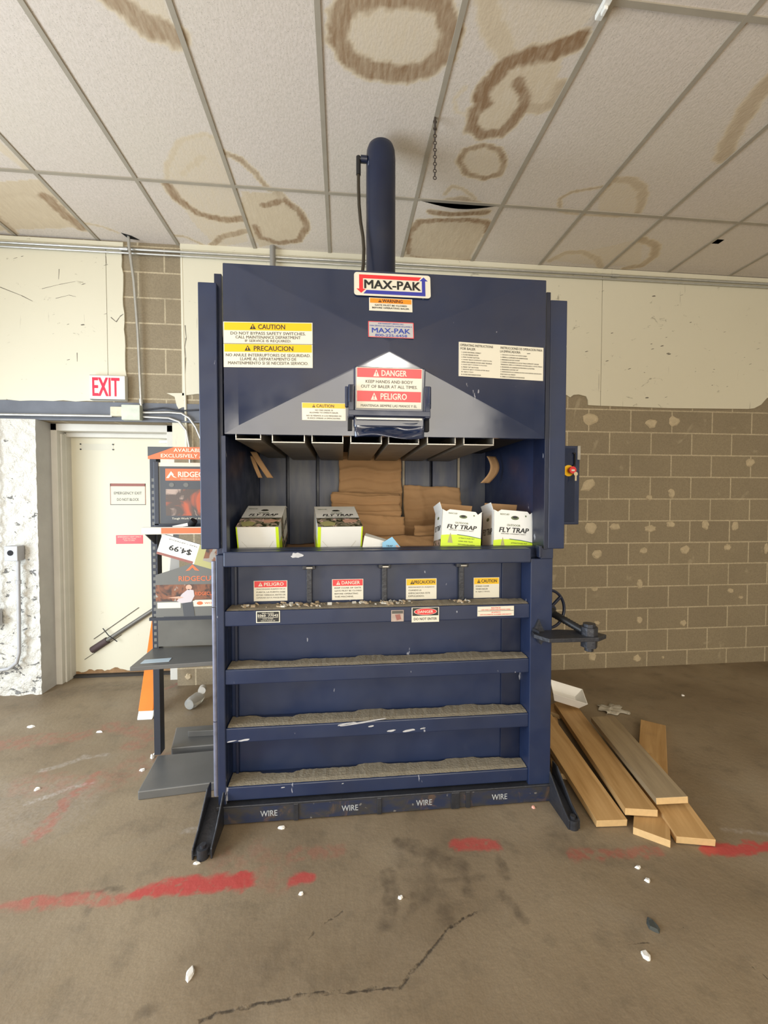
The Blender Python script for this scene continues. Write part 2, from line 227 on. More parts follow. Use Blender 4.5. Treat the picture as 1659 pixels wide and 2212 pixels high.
    def build(s,name,parent=None,loc=None,bevel=0,smooth_mod=0,label=None):
        me=bpy.data.meshes.new(name); me.from_pydata(s.v,[],s.f)
        for q in s.mats: me.materials.append(q)
        me.polygons.foreach_set('material_index',s.m); me.polygons.foreach_set('use_smooth',s.sm); me.update()
        o=bpy.data.objects.new(name,me); COL.objects.link(o)
        if parent: o.parent=parent
        if loc: o.location=loc
        if bevel:
            b=o.modifiers.new('bevel','BEVEL'); b.width=bevel; b.segments=2; b.limit_method='ANGLE'; b.angle_limit=.7
        if label: o['label']=label
        return o
_TG={}
def textgeo(txt,bold,shear):
    key=(txt,bold,shear)
    if key not in _TG:
        cu=bpy.data.curves.new('t','FONT'); cu.body=txt; cu.resolution_u=2; cu.shear=shear; cu.fill_mode='FRONT'
        ob=bpy.data.objects.new('t',cu); COL.objects.link(ob); bpy.context.view_layer.update()
        dg=bpy.context.evaluated_depsgraph_get(); me=bpy.data.meshes.new_from_object(ob.evaluated_get(dg))
        tv=[(v.co.x,v.co.y) for v in me.vertices]; tf=[list(p.vertices) for p in me.polygons]
        bpy.data.objects.remove(ob); bpy.data.curves.remove(cu); bpy.data.meshes.remove(me)
        xs=[a for a,b in tv]; ys=[b for a,b in tv]; _TG[key]=(tv,tf,(min(xs),min(ys),max(xs),max(ys)))
    return _TG[key]
def thing(name,label,cat,loc=(0,0,0),group=None):
    o=bpy.data.objects.new(name,None); COL.objects.link(o); o.location=loc; o.empty_display_size=.1
    o['label']=label; o['category']=cat
    if group: o['group']=group
    return o
def tag(o,label,cat,group=None,kind=None):
    o['label']=label; o['category']=cat
    if group: o['group']=group
    if kind: o['kind']=kind
    return o
def struct(o): o['kind']='structure'; return o
def setloc(root,loc):
    """put an Empty at the thing's base keeping its world-built children where they are"""
    root.location=loc
    for c in list(root.children): c.location=Vector(c.location)-Vector(loc)
# ---------------- masks for stained surfaces ----------------
def wob(x,y,s,seed):
    r=np.random.RandomState(seed); o=0*x
    for k in range(7):
        f=s*(1.6**k); a=r.rand()*6.28; o=o+np.sin(x*f*math.cos(a)+y*f*math.sin(a)+r.rand()*6.28)/(1.35**k)
    return o/3
def dpoly(x,y,pts):
    d=np.full(x.shape,1e9)
    for (a,b),(c,e) in zip(pts[:-1],pts[1:]):
        dx,dy=c-a,e-b; L=dx*dx+dy*dy+1e-12; t=np.clip(((x-a)*dx+(y-b)*dy)/L,0,1); d=np.minimum(d,np.hypot(x-a-t*dx,y-b-t*dy))
    return d
def inpoly(x,y,pts):
    r=np.zeros(x.shape,bool); n=len(pts)
    for i in range(n):
        (a,b),(c,e)=pts[i],pts[(i+1)%n]
        if b==e: continue
        r^=((b>y)!=(e>y))&(x<(c-a)*(y-b)/(e-b)+a)
    return r
def mask(x,y,L,w=.012,ragged=1.0):
    o=np.zeros(x.shape)
    for i,(k,hw,st,pts) in enumerate(L):
        xx=x+wob(x,y,9,i*3+1)*w; yy=y+wob(x,y,9,i*3+2)*w
        if k=='l':
            d=dpoly(xx,yy,pts)+wob(x,y,60,i+50)*hw*.22*ragged
            v=np.clip((hw-d)/(hw*.5),0,1); v=v*v*(3-2*v)*st
        else: v=np.clip(np.where(inpoly(xx,yy,pts),1,0)*st,0,1); 
        o=np.maximum(o,v) if k=='l' else np.maximum(o,v)
    return o
def gridmesh(name,xs,ys,z,attrs,mt,down=False,drop=None,zf=None):
    X,Y=np.meshgrid(xs,ys); nx,ny=len(xs),len(ys)
    Z=np.full(X.shape,float(z)) if zf is None else zf(X,Y)
    co=np.stack([X,Y,Z],-1).reshape(-1,3)
    i=np.arange(nx*ny).reshape(ny,nx); q=np.stack([i[:-1,:-1],i[:-1,1:],i[1:,1:],i[1:,:-1]],-1).reshape(-1,4)
    if drop is not None:
        cx=(X[:-1,:-1]+X[1:,1:])/2; cy=(Y[:-1,:-1]+Y[1:,1:])/2; q=q[~drop(cx,cy).reshape(-1)]
    if down: q=q[:,::-1]
    me=bpy.data.meshes.new(name); me.vertices.add(len(co)); me.vertices.foreach_set('co',co.reshape(-1))
    me.loops.add(q.size); me.loops.foreach_set('vertex_index',q.reshape(-1).astype('i4'))
    me.polygons.add(len(q)); me.polygons.foreach_set('loop_start',np.arange(0,q.size,4,dtype='i4')); me.polygons.foreach_set('loop_total',np.full(len(q),4,dtype='i4'))
    for k,L in attrs.items():
        a=me.attributes.new(k,'FLOAT','POINT'); a.data.foreach_set('value',L(X,Y).reshape(-1).astype('f4'))
    me.update(calc_edges=True); me.validate(); me.materials.append(mt)
    o=bpy.data.objects.new(name,me); COL.objects.link(o); return o
def axis(a,lo,hi,b,step,extra=()):
    return np.unique(np.concatenate([np.linspace(a,lo,8),np.arange(lo,hi,step),np.linspace(hi,b,8),np.array(extra,float)]).round(5))
# ================= SETTING =================
WY=3.64; CZ=3.629; XL,XR,YB=-3.72,5.6,-4.6
# floor
g=NT('stained_concrete_floor',.55)
c=g.mix(g.ramp(g.noise(1.6,6),.3,.72),(.195,.142,.086),(.315,.245,.160)); c=g.mix(g.ramp(g.noise(7,6,rough=.65),.52,.75,0,.55),c,(.115,.09,.06))
c=g.mix(g.ramp(g.noise(3.2,7,dist=.8),.58,.75,0,.4),c,(.27,.225,.165)); c=g.mix(g.ramp(g.noise(160,2),.3,.7,0,.22),c,(.08,.065,.045))
nn=g.noise(22,5); nf=g.noise(60,4)
def bl(a,lo,hi): return g.ramp(g.math('ADD',g.attr(a),g.ramp(nn,.3,.7,-.22,.12)),lo,hi)
c=g.mix(g.math('MULTIPLY',g.attr('dark'),g.ramp(nn,.35,.65,.25,.8)),c,(.062,.045,.03)); c=g.mix(g.math('MULTIPLY',g.attr('pale'),g.ramp(nf,.35,.6,.2,1)),c,(.42,.38,.34))
c=g.mix(g.math('MULTIPLY',g.attr('red'),g.ramp(g.math('ADD',nn,g.math('MULTIPLY',g.attr('red'),.17)),.44,.60,.08,.85)),c,(.46,.045,.045))
cr=g.ramp(g.math('ADD',g.attr('crack'),g.ramp(nf,.3,.7,-.003,.002)),.0015,.0062,.85,0); c=g.mix(cr,c,(.035,.026,.018))
g.link(g.ramp(g.noise(4,5),.3,.7,.42,.68),g.b.inputs['Roughness']); g.bump(g.math('ADD',g.noise(40,4),g.math('MULTIPLY',cr,-1.5)),.25,.006); FLOOR=g.out(c)
def crackd(X,Y):
    xx=X+wob(X,Y,25,5)*.01; yy=Y+wob(X,Y,25,6)*.01; d=dpoly(xx,yy,CRACKS[0])
    for q in CRACKS[1:]: d=np.minimum(d,dpoly(xx,yy,q)+.003)
    return d
fl=gridmesh('floor',axis(XL,-3.2,3.9,XR,.014),axis(YB,1.15,WY+.32,WY+.5,.012),0,
  {'red':lambda X,Y:mask(X,Y,REDLINES,.035,1.3),'dark':lambda X,Y:mask(X,Y,DARK,.03),'pale':lambda X,Y:mask(X,Y,PALE,.03),'crack':crackd},FLOOR); struct(fl)
# ceiling tiles
g=NT('stained_ceiling_tile',.9)
sp=g.noise(95,3,g.mapped((1,.55,1))); base=g.mix(g.ramp(sp,.35,.7),(.69,.615,.555),(.61,.545,.48)); base=g.mix(g.ramp(g.noise(1.1,3),.3,.7,0,.35),base,(.66,.60,.47))
base=g.mix(g.ramp(g.noise(230,1),.66,.70,0,.5),base,(.22,.19,.15))
st=g.attr('stain'); rag=g.noise(30,5,g.mapped((1.6,.35,1)),rough=.6)
s2=g.math('MULTIPLY',st,g.ramp(rag,.3,.7,.72,1.15)); c=g.mix(g.ramp(s2,0,.28),base,(.66,.56,.41)); c=g.mix(g.ramp(s2,.22,1.1),c,(.27,.165,.085))
g.bump(sp,.3,.004); TILE=g.out(c)
GX=[-1.318+.61*k for k in range(-5,12)]; GY=[2.9275-1.22*k for k in range(0,7)]
tx0,tx1=GX[8],GX[9]
ci=gridmesh('ceiling',axis(XL,-3.1,4.1,XR,.014,(tx0,tx1,2.965,3.035)),axis(YB,1.3,WY,WY+.5,.014,(2.9275,3.13,3.19)),CZ,
  {'stain':lambda X,Y:mask(X,Y,[(a,h*1.25,c,p) for a,h,c,p in CEIL_STAINS])},TILE,True,lambda x,y:((x>tx0)&(x<tx1)&(y>2.9275)&(y<WY))|((x>2.965)&(x<3.035)&(y>3.135)&(y<3.185))); struct(ci)
stl=gridmesh('sagging_tile',np.linspace(tx0+.01,tx1-.005,40),np.linspace(2.935,WY-.005,45),0,{'stain':lambda X,Y:mask(X,Y,SAG_STAINS)},TILE,True,None,
  lambda X,Y: CZ-.003-.040*np.clip(np.sin((X-tx0)/(tx1-tx0)*PI),0,1)**1.3*np.exp(-(Y-2.935)/.16)); stl.parent=ci
MB().box(XL,XR,YB,WY+.5,4.05,4.1,BLK).build('roof_deck',ci)
b=MB(); TB=mat('tan_grid_metal',(.36,.32,.255),.6,var=.15,scale=10)
for x in GX: b.box(x-.0125,x+.0125,YB,WY,CZ-.007,CZ+.012,TB)
for y in GY: b.box(XL,XR,y-.0125,y+.0125,CZ-.0065,CZ+.012,TB)
gr=struct(b.build('trim_1'))
# block wall
def brickmat(name,c1,c2,mo,chips=None):
    g=NT(name,.9); mp=nd(g.nt,'ShaderNodeMapping'); mp.inputs['Rotation'].default_value=(PI/2,0,0)
    tcm=nd(g.nt,'ShaderNodeSeparateXYZ'); g.link(g.tc.outputs['Object'],tcm.inputs[0]); cb=nd(g.nt,'ShaderNodeCombineXYZ')
    g.link(g.math('ADD',tcm.outputs[0],OFFX),cb.inputs[0]); g.link(g.math('ADD',tcm.outputs[2],OFFZ),cb.inputs[1])
    br=nd(g.nt,'ShaderNodeTexBrick'); br.offset=.5; br.inputs['Scale'].default_value=1; br.inputs['Brick Width'].default_value=.4064; br.inputs['Row Height'].default_value=.2032
    br.inputs['Mortar Size'].default_value=.007; br.inputs['Mortar Smooth'].default_value=.35; br.inputs['Bias'].default_value=0
    g.link(cb.outputs[0],br.inputs['Vector']); br.inputs['Color1'].default_value=(*c1,1); br.inputs['Color2'].default_value=(*c2,1); br.inputs['Mortar'].default_value=(*mo,1)
    c=br.outputs['Color']; n=g.noise(90,4,rough=.7); c=g.mix(g.ramp(n,.42,.62,0,.35),c,tuple(x*.55 for x in c1)); c=g.mix(g.ramp(g.noise(2.3,5),.45,.75,0,.35),c,tuple(x*.72 for x in c1))
    c=g.mix(g.ramp(g.noise(4.5,6,dist=1),.66,.72,0,.3),c,mo)
    g.bump(g.math('ADD',g.math('MULTIPLY',br.outputs['Fac'],-.5),n),.35,.006); return g,c
OFFX=-2.43+.4064*10; OFFZ=-.144+.2032*2
g,c=brickmat('grey_tan_block',(.275,.222,.145),(.305,.248,.16),(.54,.455,.31)); BLOCK=g.out(c)
g,c=brickmat('white_painted_block',(.23,.225,.22),(.25,.245,.235),(.30,.29,.27))
n=g.noise(13,6,g.mapped((1,1,1.5)),rough=.65,dist=.4); zz=nd(g.nt,'ShaderNodeSeparateXYZ'); g.link(g.tc.outputs['Object'],zz.inputs[0])
ch=g.ramp(g.math('ADD',n,g.ramp(zz.outputs[2],.0,2.0,.045,-.04)),.625,.645); c=g.mix(ch,(.70,.68,.615),c)
pt=g.noise(9,3); WBLOCK=g.out(c)
g.bump(g.math('ADD',g.noise(11,6,rough=.65),g.math('MULTIPLY',ch,-.5)),1.0,.05)
g,c=brickmat('grey_painted_block',(.50,.48,.45),(.54,.52,.48),(.30,.28,.26)); GBLOCK=g.out(c)
GREV=mat('grey_white_reveal',(.50,.49,.47),.8,var=.15,scale=7,bump=.5,bscale=12)
b=MB()
DX0,DX1,DZ=-2.40,-1.375,2.19   # door recess
def wall(b,x0,x1,z0,z1,mt,y0=WY,y1=WY+.3): b.box(x0,x1,y0,y1,z0,z1,mt)
wall(b,XL,DX0,0,4.05,BLOCK); wall(b,DX1,XR,0,4.05,BLOCK); wall(b,DX0,DX1,DZ,4.05,BLOCK)
b.box(DX0,DX1,WY+.3,WY+.45,0,4.05,BLOCK)
wb=struct(b.build('wall_back'))
# plaster adhesive blobs on the block wall
b=MB(); PL=mat('tan_adhesive',(.50,.41,.27),.9,var=.25,scale=25,bump=.5)
for i,(x,z,rx,rz,rot) in enumerate(BLOBS):
    r=random.Random(i); k=14; pts=[]
    for j in range(k):
        a=2*PI*j/k; q=.78+.36*r.random(); u=rx*q*math.cos(a); v=rz*q*math.sin(a); u*=.85; v*=.85; pts.append((x+u*math.cos(rot)-v*math.sin(rot),z+u*math.sin(rot)+v*math.cos(rot)))
    v3=[(p[0],WY+.001,p[1]) for p in pts]+[(x+(p[0]-x)*.7,WY-.006-.004*r.random(),z+(p[1]-z)*.7) for p in pts]
    b.add(v3,[[j,(j+1)%k,(j+1)%k+k,j+k] for j in range(k)]+[list(range(k,2*k))],PL)
b.build('adhesive_blobs',wb)
# painted wallboards above
g=NT('cream_wallboard',.6); c=g.mix(g.noise(1.2,4),(.70,.66,.52),(.64,.60,.465))
c=g.mix(g.ramp(g.noise(7,6,g.mapped((1,1,1.6)),rough=.7,dist=1.2),.645,.70,0,.75),c,(.28,.25,.18)); c=g.mix(g.ramp(g.noise(5,4,g.mapped((6,1,.5))),.70,.73,0,.5),c,(.35,.31,.24))
g.bump(g.noise(14,4),.1,.01); BOARD=g.out(c); BEDGE=mat('torn_board_edge',(.30,.26,.20),.9,var=.3,scale=40)
def board(pts,name,mt=BOARD,y=WY-.014,par=None):
    b=MB(); b.prism(pts,'y',y,WY+.0,mt); o=b.build(name,par); return o
def rag(p,q,n,amp,seed):
    r=random.Random(seed); return [(p[0]+(q[0]-p[0])*i/n+(r.random()-.5)*amp,p[1]+(q[1]-p[1])*i/n+(r.random()-.5)*amp) for i in range(1,n)]
LP=[(-3.2,3.612),(-1.872,3.612),(-1.872,2.352)]+rag((-1.872,2.352),(-3.2,2.335),16,.012,3)+[(-3.2,2.335)]
board(LP[::-1],'wallboard',par=wb)
LP=[(-1.868,3.612),(-1.749,3.612)]+rag((-1.749,3.612),(-1.735,2.37),20,.013,4)+[(-1.735,2.365),(-1.868,2.352)]
board(LP[::-1],'wallboard',par=wb)
RP=[(-1.300,3.64),(-1.300,2.41),(-1.18,2.428),(0,2.43),(1.9,2.49),(1.995,2.502),(2.04,2.478),(2.07,2.50),(2.12,2.505),(2.19,2.49),(2.207,2.455),(2.21,2.412),(2.326,2.409),(2.326,3.61)]
board(RP,'wallboard',par=wb)
RP=[(2.330,3.61),(2.330,2.409),(3.0,2.402),(3.80,2.412),(3.86,2.42),(3.93,2.455),(3.99,2.52),(5.2,2.53),(5.2,3.61)]
board(RP,'wallboard',par=wb)
board([(-1.422,2.428),(-1.36,2.40),(-1.345,2.33),(-1.33,2.30),(-1.30,2.315),(-1.278,2.318),(-1.277,2.432)],'wallboard',par=wb)
board([(-1.385,1.92),(-1.272,1.92),(-1.272,2.19),(-1.385,2.19)],'wallboard',y=WY-.006,par=wb)
# upper ledge strips and cracks on the board
MB().prism([(-3.2,3.612),(-3.2,3.585),(-1.735,3.578),(-1.735,3.612)],'y',WY-.022,WY,BOARD).build('trim_2',wb)
MB().prism([(-1.300,3.63),(-1.300,3.585),(5.2,3.585),(5.2,3.62)],'y',WY-.020,WY,BOARD).build('trim_3',wb)
SCUF=mat('dark_scuff',(.16,.14,.11),.9)
b=MB()
for pts,r in [([(-1.84,3.02),(-1.80,2.985),(-1.77,3.03),(-1.745,3.05)],.004),([(-2.66,3.22),(-2.5,3.16),(-2.42,3.12)],.003),([(-1.27,2.98),(-1.262,2.88),(-1.275,2.80),(-1.268,2.72),(-1.28,2.5)],.004),([(-2.10,2.73),(-2.10,2.66)],.003),([(-2.35,3.22),(-2.22,3.26),(-2.1,3.29)],.0018),([(-2.25,3.15),(-2.15,3.18),(-2.1,3.17)],.0018),([(-2.22,3.38),(-2.225,3.3)],.0025),([(-1.87,3.5),(-1.866,3.44)],.003)]:
    P=[(x,WY-.0145,z) for x,z in pts]
    for (x0,_,z0),(x1,_,z1) in zip(P[:-1],P[1:]):
        L=math.hypot(x1-x0,z1-z0); nx,nz=-(z1-z0)/L*r,(x1-x0)/L*r
        b.add([(x0+nx,WY-.0146,z0+nz),(x0-nx,WY-.0146,z0-nz),(x1-nx*.5,WY-.0146,z1-nz*.5),(x1+nx*.5,WY-.0146,z1+nz*.5)],[[0,1,2,3]],SCUF)
r=random.Random(9)
for i in range(70):
    x=r.uniform(-2.7,-1.78) if i<22 else r.uniform(1.25,3.9); z=r.uniform(2.5,3.5); s=r.uniform(.003,.011); a=r.random()*PI
    if i>=22 and i<50: x=r.gauss(2.75 if i%2 else 3.5,.25); z=r.gauss(2.95,.25)
    if not(2.45<z<3.55) or abs(x-2.328)<.02: continue
    pts=[(x+s*(1+.6*r.random())*math.cos(a+t)*1.3,WY-.0146,z+s*.6*math.sin(a*1.7+t)) for t in [k*PI/4 for k in range(8)]]
    b.add(pts,[list(range(8))],SCUF)
b.build('scuffs',wb)
# lintel beam
LINT=mat('grey_lintel_steel',(.13,.14,.165),.6,var=.35,scale=6)
struct(MB().box(-3.4,-1.14,WY-.008,WY+.1,2.195,2.345,LINT).box(-3.4,-1.14,WY-.03,WY,2.19,2.20,LINT).build('trim_4'))
# painted block pier left of the door
g2=MB(); nxp,nzp=26,90
def pier(u,v):
    x=-3.3+(.904)*u; z=2.19*v; d=.010*math.sin(x*31+z*13)*math.sin(z*47-x*9)+.008*math.sin(z*83+x*50)*(1.3-v)
    return (x,WY-.055+d*(1.0 if u<.98 else .3),z)
b=MB(); P=[[pier(i/60,j/110) for i in range(61)] for j in range(111)]
vs=[p for r_ in P for p in r_]; b.add(vs,[[j*61+i,j*61+i+1,(j+1)*61+i+1,(j+1)*61+i] for j in range(110) for i in range(60)],WBLOCK,True)
rv=[pier(1,j/110) for j in range(111)]; b.add(rv+[(DX0+.004,WY+.14,p[2]) for p in rv],[[j,j+111,j+112,j+1] for j in range(110)],GREV)
b.box(-3.3,DX0,WY-.05,WY+.1,2.185,2.19,WBLOCK); lp=struct(b.build('wall_left_pier')); lp.name='wall_pier'
# side and rear walls with open dock doors
PW=mat('painted_room_wall',(.55,.52,.44),.8,var=.1,scale=3)
b=MB().box(XL-.15,XL,YB,-1.1,0,4.05,PW).box(XL-.15,XL,2.5,WY+.45,0,4.05,PW).box(XL-.15,XL,-1.1,2.5,2.95,4.05,PW); struct(b.build('wall_left'))
struct(MB().box(XR,XR+.15,YB,WY+.45,0,4.05,PW).build('wall_right'))
b=MB().box(XL,-2.7,YB-.15,YB,0,4.05,PW).box(3.1,XR,YB-.15,YB,0,4.05,PW).box(-2.7,3.1,YB-.15,YB,3.3,4.05,PW); struct(b.build('wall_rear'))
# door
g=NT('scuffed_cream_door',.55); c=g.mix(g.noise(1.5,4),(.68,.645,.51),(.63,.595,.455)); c=g.mix(g.ramp(g.noise(8,6,rough=.7,dist=1),.66,.72,0,.6),c,(.42,.36,.24)); DOORM=g.out(c)
FRM=mat('grey_white_frame',(.62,.60,.54),.6,var=.12,scale=6); RUST=mat('rusty_door_bottom',(.26,.15,.07),.9,var=.5,scale=30)
dr=MB().box(-2.345,-1.47,3.92,3.965,.02,2.095,DOORM).build('door_1',bevel=.002); struct(dr)
b=MB().box(DX0,DX0+.05,3.76,3.94,0,2.19,FRM).box(DX0+.05,-2.335,3.85,3.94,0,2.12,FRM).box(-2.352,-2.337,3.80,3.94,0,2.11,FRM)
b.box(-1.48,DX1,3.76,3.94,0,2.19,FRM).box(DX0,DX1,3.76,3.94,2.13,2.19,FRM).box(-2.34,-1.47,3.86,3.94,2.093,2.13,FRM); b.build('door_frame',dr,bevel=.004)
b=MB(); xs=[-2.335+.865*i/40 for i in range(41)]; r=random.Random(2); hs=[.035+.035*r.random()*(1 if i>4 else .3) for i in range(41)]
b.add([(x,3.9192,.021) for x in xs]+[(x,3.9192,h) for x,h in zip(xs,hs)],[[i,i+1,i+42,i+41] for i in range(40)],RUST); b.build('rust_edge',dr)
MB().box(-2.34,-1.47,3.88,3.95,.0,.02,mat('dark_threshold',(.03,.025,.02),.8)).build('threshold',dr)
b=MB().box(-2.256,-1.99,3.9185,3.92,1.99,2.045,mat('faint_label_residue',(.62,.60,.50),.7))
for x in (-2.256,-1.99):
    for z in (1.995,2.04): b.cyl((x,3.92,z),(x,3.912,z),.006,INK,8)
b.build('label_residue',dr)
MB().cyl((-1.60,3.92,2.07),(-1.50,3.90,2.07),.014,WPAPER).box(-1.50,-1.47,3.89,3.92,2.05,2.10,DKST).build('door_closer_bracket',dr)
def sign(name,parent,x0,z1,x1,z0,y,items,base=WHITE,t=.002,label=None,bevel=0,corner=0):
    b=MB()
    if corner:
        W,H=x1-x0,z1-z0; pts=[]
        for cx,cz,a0 in ((x1-corner,z0+corner,-90),(x1-corner,z1-corner,0),(x0+corner,z1-corner,90),(x0+corner,z0+corner,180)):
            for k in range(5): a=math.radians(a0+k*22.5); pts.append((cx+corner*math.cos(a),cz+corner*math.sin(a)))
        b.prism(pts,'y',y-t,y,base)
    else: b.box(x0,x1,y-t,y,z0,z1,base)
    b.prints((x0,y-t,z1),(1,0,0),(0,0,-1),x1-x0,z1-z0,items); return b.build(name,parent,label=label)
BR=mat('faded_maroon',(.30,.12,.10),.7)
sign('emergency_sign',dr,-2.022,1.70,-1.727,1.512,3.92,[('r',0,0,1,.13,BR,1),('r',0,.97,1,1,GINK,1),('r',0,0,.015,1,BR,1),('r',.985,0,1,1,BR,1),
  ('t','EMERGENCY EXIT',.5,.45,.78,.13,GINK,1),('t','DO NOT BLOCK',.5,.75,.62,.13,GINK,1)],base=DOORM,label='cream sign with a faded maroon border reading EMERGENCY EXIT DO NOT BLOCK')
sign('red_door_label',dr,-1.981,1.245,-1.756,1.168,3.92,[('t','EMERGENCY EXIT ONLY',.5,.2,.86,.12,CREAM,1),('t','ALARM WILL SOUND',.5,.42,.5,.1,CREAM,1),('t','PUSH TO OPEN',.5,.62,.4,.1,CREAM,1)],base=RED,label='small red warning label')
MB().tube([(-2.16,3.90,.255),(-1.66,3.90,.586),(-1.50,3.90,.69)],.019,mat('dull_bar_metal',(.16,.15,.13),.5,.4),10).tube([(-2.19,3.905,.235),(-2.06,3.905,.32)],.03,mat('dark_bar_end',(.07,.045,.045),.7),8)\
  .tube([(-2.09,3.89,.43),(-2.04,3.88,.37),(-1.97,3.885,.31)],.004,INK,6).tube([(-2.18,3.915,.33),(-1.8,3.915,.60)],.003,GINK,6).tube([(-2.26,3.915,.15),(-1.95,3.915,.36)],.0025,GINK,6).build('loose_door_bar',dr,label='dark bar hanging diagonally across the door')
# ================= EXIT SIGN, CONDUITS, BOXES =================
EXR=mat('exit_red',(.9,.01,.03),.4,emit=(1,.01,.06),es=.8)
ex=sign('exit_sign',None,-1.985,2.548,-1.722,2.352,WY-.014,[('t','EXIT',.46,.48,.76,.72,EXR,2,.03),('r',0,.97,1,1,GINK,1),('r',0,0,1,.03,mat('tan_edge',(.4,.35,.27),.8),1)],t=.045,base=mat('exit_housing',(.80,.78,.68),.4))
tag(ex,'white wall sign with large red EXIT letters above the cream door','sign')
def pipe(path,r,mt,name,label,cat,coup=()):
    b=MB(); b.tube(path,r,mt,10)
    for p,q in coup: b.cyl(p,q,r*1.45,mt,12)
    return tag(b.build(name),label,cat)
pipe([(-3.3,3.60,3.548),(5.2,3.60,3.562)],.010,GALV,'conduit','upper of the two long galvanised conduits running just below the ceiling','conduit',[((x,3.60,3.5535+x*.0017),(x+.06,3.60,3.5536+x*.0017)) for x in (-1.75,.18,2.4)])
pipe([(-3.3,3.605,3.520),(5.2,3.605,3.532)],.008,GALV,'conduit','lower and thinner of the two long conduits just below the ceiling','conduit')
pipe([(-1.665,3.56,3.64),(-1.662,3.56,3.55),(-1.642,3.585,3.30),(-1.625,3.60,2.9),(-1.612,3.61,2.30)],.011,GALV,'conduit','bent vertical conduit from a ceiling hole down to the pale junction box','conduit',[((-1.615,3.61,2.37),(-1.613,3.61,2.33))])
struct(MB().prism([(-1.70,3.52),(-1.64,3.55),(-1.60,3.60),(-1.68,3.59)],'z',CZ-.003,CZ-.001,BLK).build('trim_5'))  # flat black plate painted as the dark inside of the conduit's ceiling hole
pipe([(-1.290,3.632,3.62),(-1.286,3.632,3.0),(-1.272,3.632,1.99)],.0105,mat('cream_pipe',(.72,.68,.54),.5),'pipe','cream painted thin pipe down the edge of the right wallboard','pipe')
pipe([(-3.3,3.60,2.222),(-1.83,3.60,2.228)],.011,GALV,'conduit','horizontal conduit along the grey steel beam over the doorway','conduit')
pipe([(-1.60,3.61,2.262),(-1.40,3.61,2.268),(-1.30,3.61,2.262),(-1.24,3.61,2.225),(-1.19,3.61,2.15),(-1.15,3.61,2.05)],.010,GALV,'conduit','upper curved conduit leaving the junction box to the right','conduit')
pipe([(-1.60,3.61,2.228),(-1.40,3.61,2.222),(-1.32,3.61,2.195),(-1.265,3.61,2.12),(-1.245,3.61,2.0),(-1.24,3.61,1.85)],.010,GALV,'conduit','lower curved conduit bending down beside the door','conduit')
pipe([(-1.60,3.615,2.285),(-1.45,3.615,2.305),(-1.30,3.615,2.285),(-1.1,3.615,2.30)],.006,DKST,'cable','thin dark cable leaving the top of the junction box','cable')
jb=thing('junction_box','pale green junction box with torn tape below the exit sign','electrical box')
MB().box(-1.745,-1.605,3.565,3.63,2.195,2.315,mat('pale_green_box',(.55,.58,.48),.5,var=.25,scale=14)).build('box_body',jb,bevel=.004)
MB().box(-1.835,-1.74,3.575,3.63,2.225,2.30,mat('torn_tape',(.62,.58,.44),.8,var=.3,scale=30)).build('tape_patch',jb,bevel=.006); setloc(jb,(-1.70,3.6,2.195))
du=pipe([(-.559,3.58,3.66),(-.559,3.58,3.2)],.022,mat('grey_duct',(.25,.24,.22),.6),'conduit','short thick grey conduit dropping from the ceiling behind the baler top','conduit')
ob=thing('outlet_box','small grey outlet box with a round black hole on the white pier','electrical box')
GB=mat('grey_box_paint',(.42,.42,.43),.5,var=.15,scale=12)
MB().box(-2.585,-2.490,3.50,3.575,1.085,1.20,GB).build('box_body',ob,bevel=.004); MB().cyl((-2.54,3.503,1.148),(-2.54,3.497,1.148),.021,BLK,20).build('knockout_hole',ob); setloc(ob,(-2.54,3.57,1.085))
pipe([(-2.510,3.535,1.09),(-2.515,3.535,.7),(-2.520,3.535,.36),(-2.54,3.535,.28),(-2.60,3.535,.235),(-2.75,3.535,.215),(-3.1,3.535,.21)],.013,GB,'conduit','grey conduit down the white pier bending left near the floor','conduit',[((-2.512,3.535,.93),(-2.512,3.535,.90))])
tag(MB().box(-2.80,-2.655,3.50,3.565,.575,.705,GB).build('outlet_box',bevel=.004),'grey electrical box cut off by the left photo edge','electrical box')
pipe([(-2.672,3.545,2.18),(-2.675,3.545,.70)],.006,DKST,'cable','thin dark cable down the white pier at the left photo edge','cable')
ch=thing('hanging_chain','thin rusty chain hanging from the ceiling grid right of the cylinder','chain')
b=MB(); CHM=mat('rusty_chain',(.07,.055,.045),.7,.4)
for i in range(17):
    b.torus((.505,2.30,3.60-.0185*i),(1,0,0) if i%2 else (0,1,0),.0085,.0028,CHM,10,5)
b.cyl((.505,2.30,3.625),(.505,2.30,3.56),.006,CHM,8); b.build('chain_links',ch); setloc(ch,(.505,2.30,3.3))
tag(MB().box(1.075,1.105,1.66,1.76,3.600,3.622,WPAPER).box(1.082,1.098,1.70,1.73,3.585,3.60,WPAPER).build('ceiling_clip',bevel=.003),'white plastic clip on the ceiling grid near the top of the photo','clip')
# unseen fixture housings behind the camera, added to go with the fill lights
for i,(lx,ly) in enumerate([(-2.8,-1.4),(3.9,-1.4)]):
    t=thing('ceiling_light',['fluorescent ceiling fixture behind the viewer on the left','fluorescent ceiling fixture behind the viewer on the right'][i],'light',(lx,ly,3.6))
    MB().box(-.62,.62,-.15,.15,-.06,.025,WPAPER).build('housing',t)
# ================= BALER =================
B=thing('baler','large dark blue vertical cardboard baler with open loading chamber and warning signs','baler')
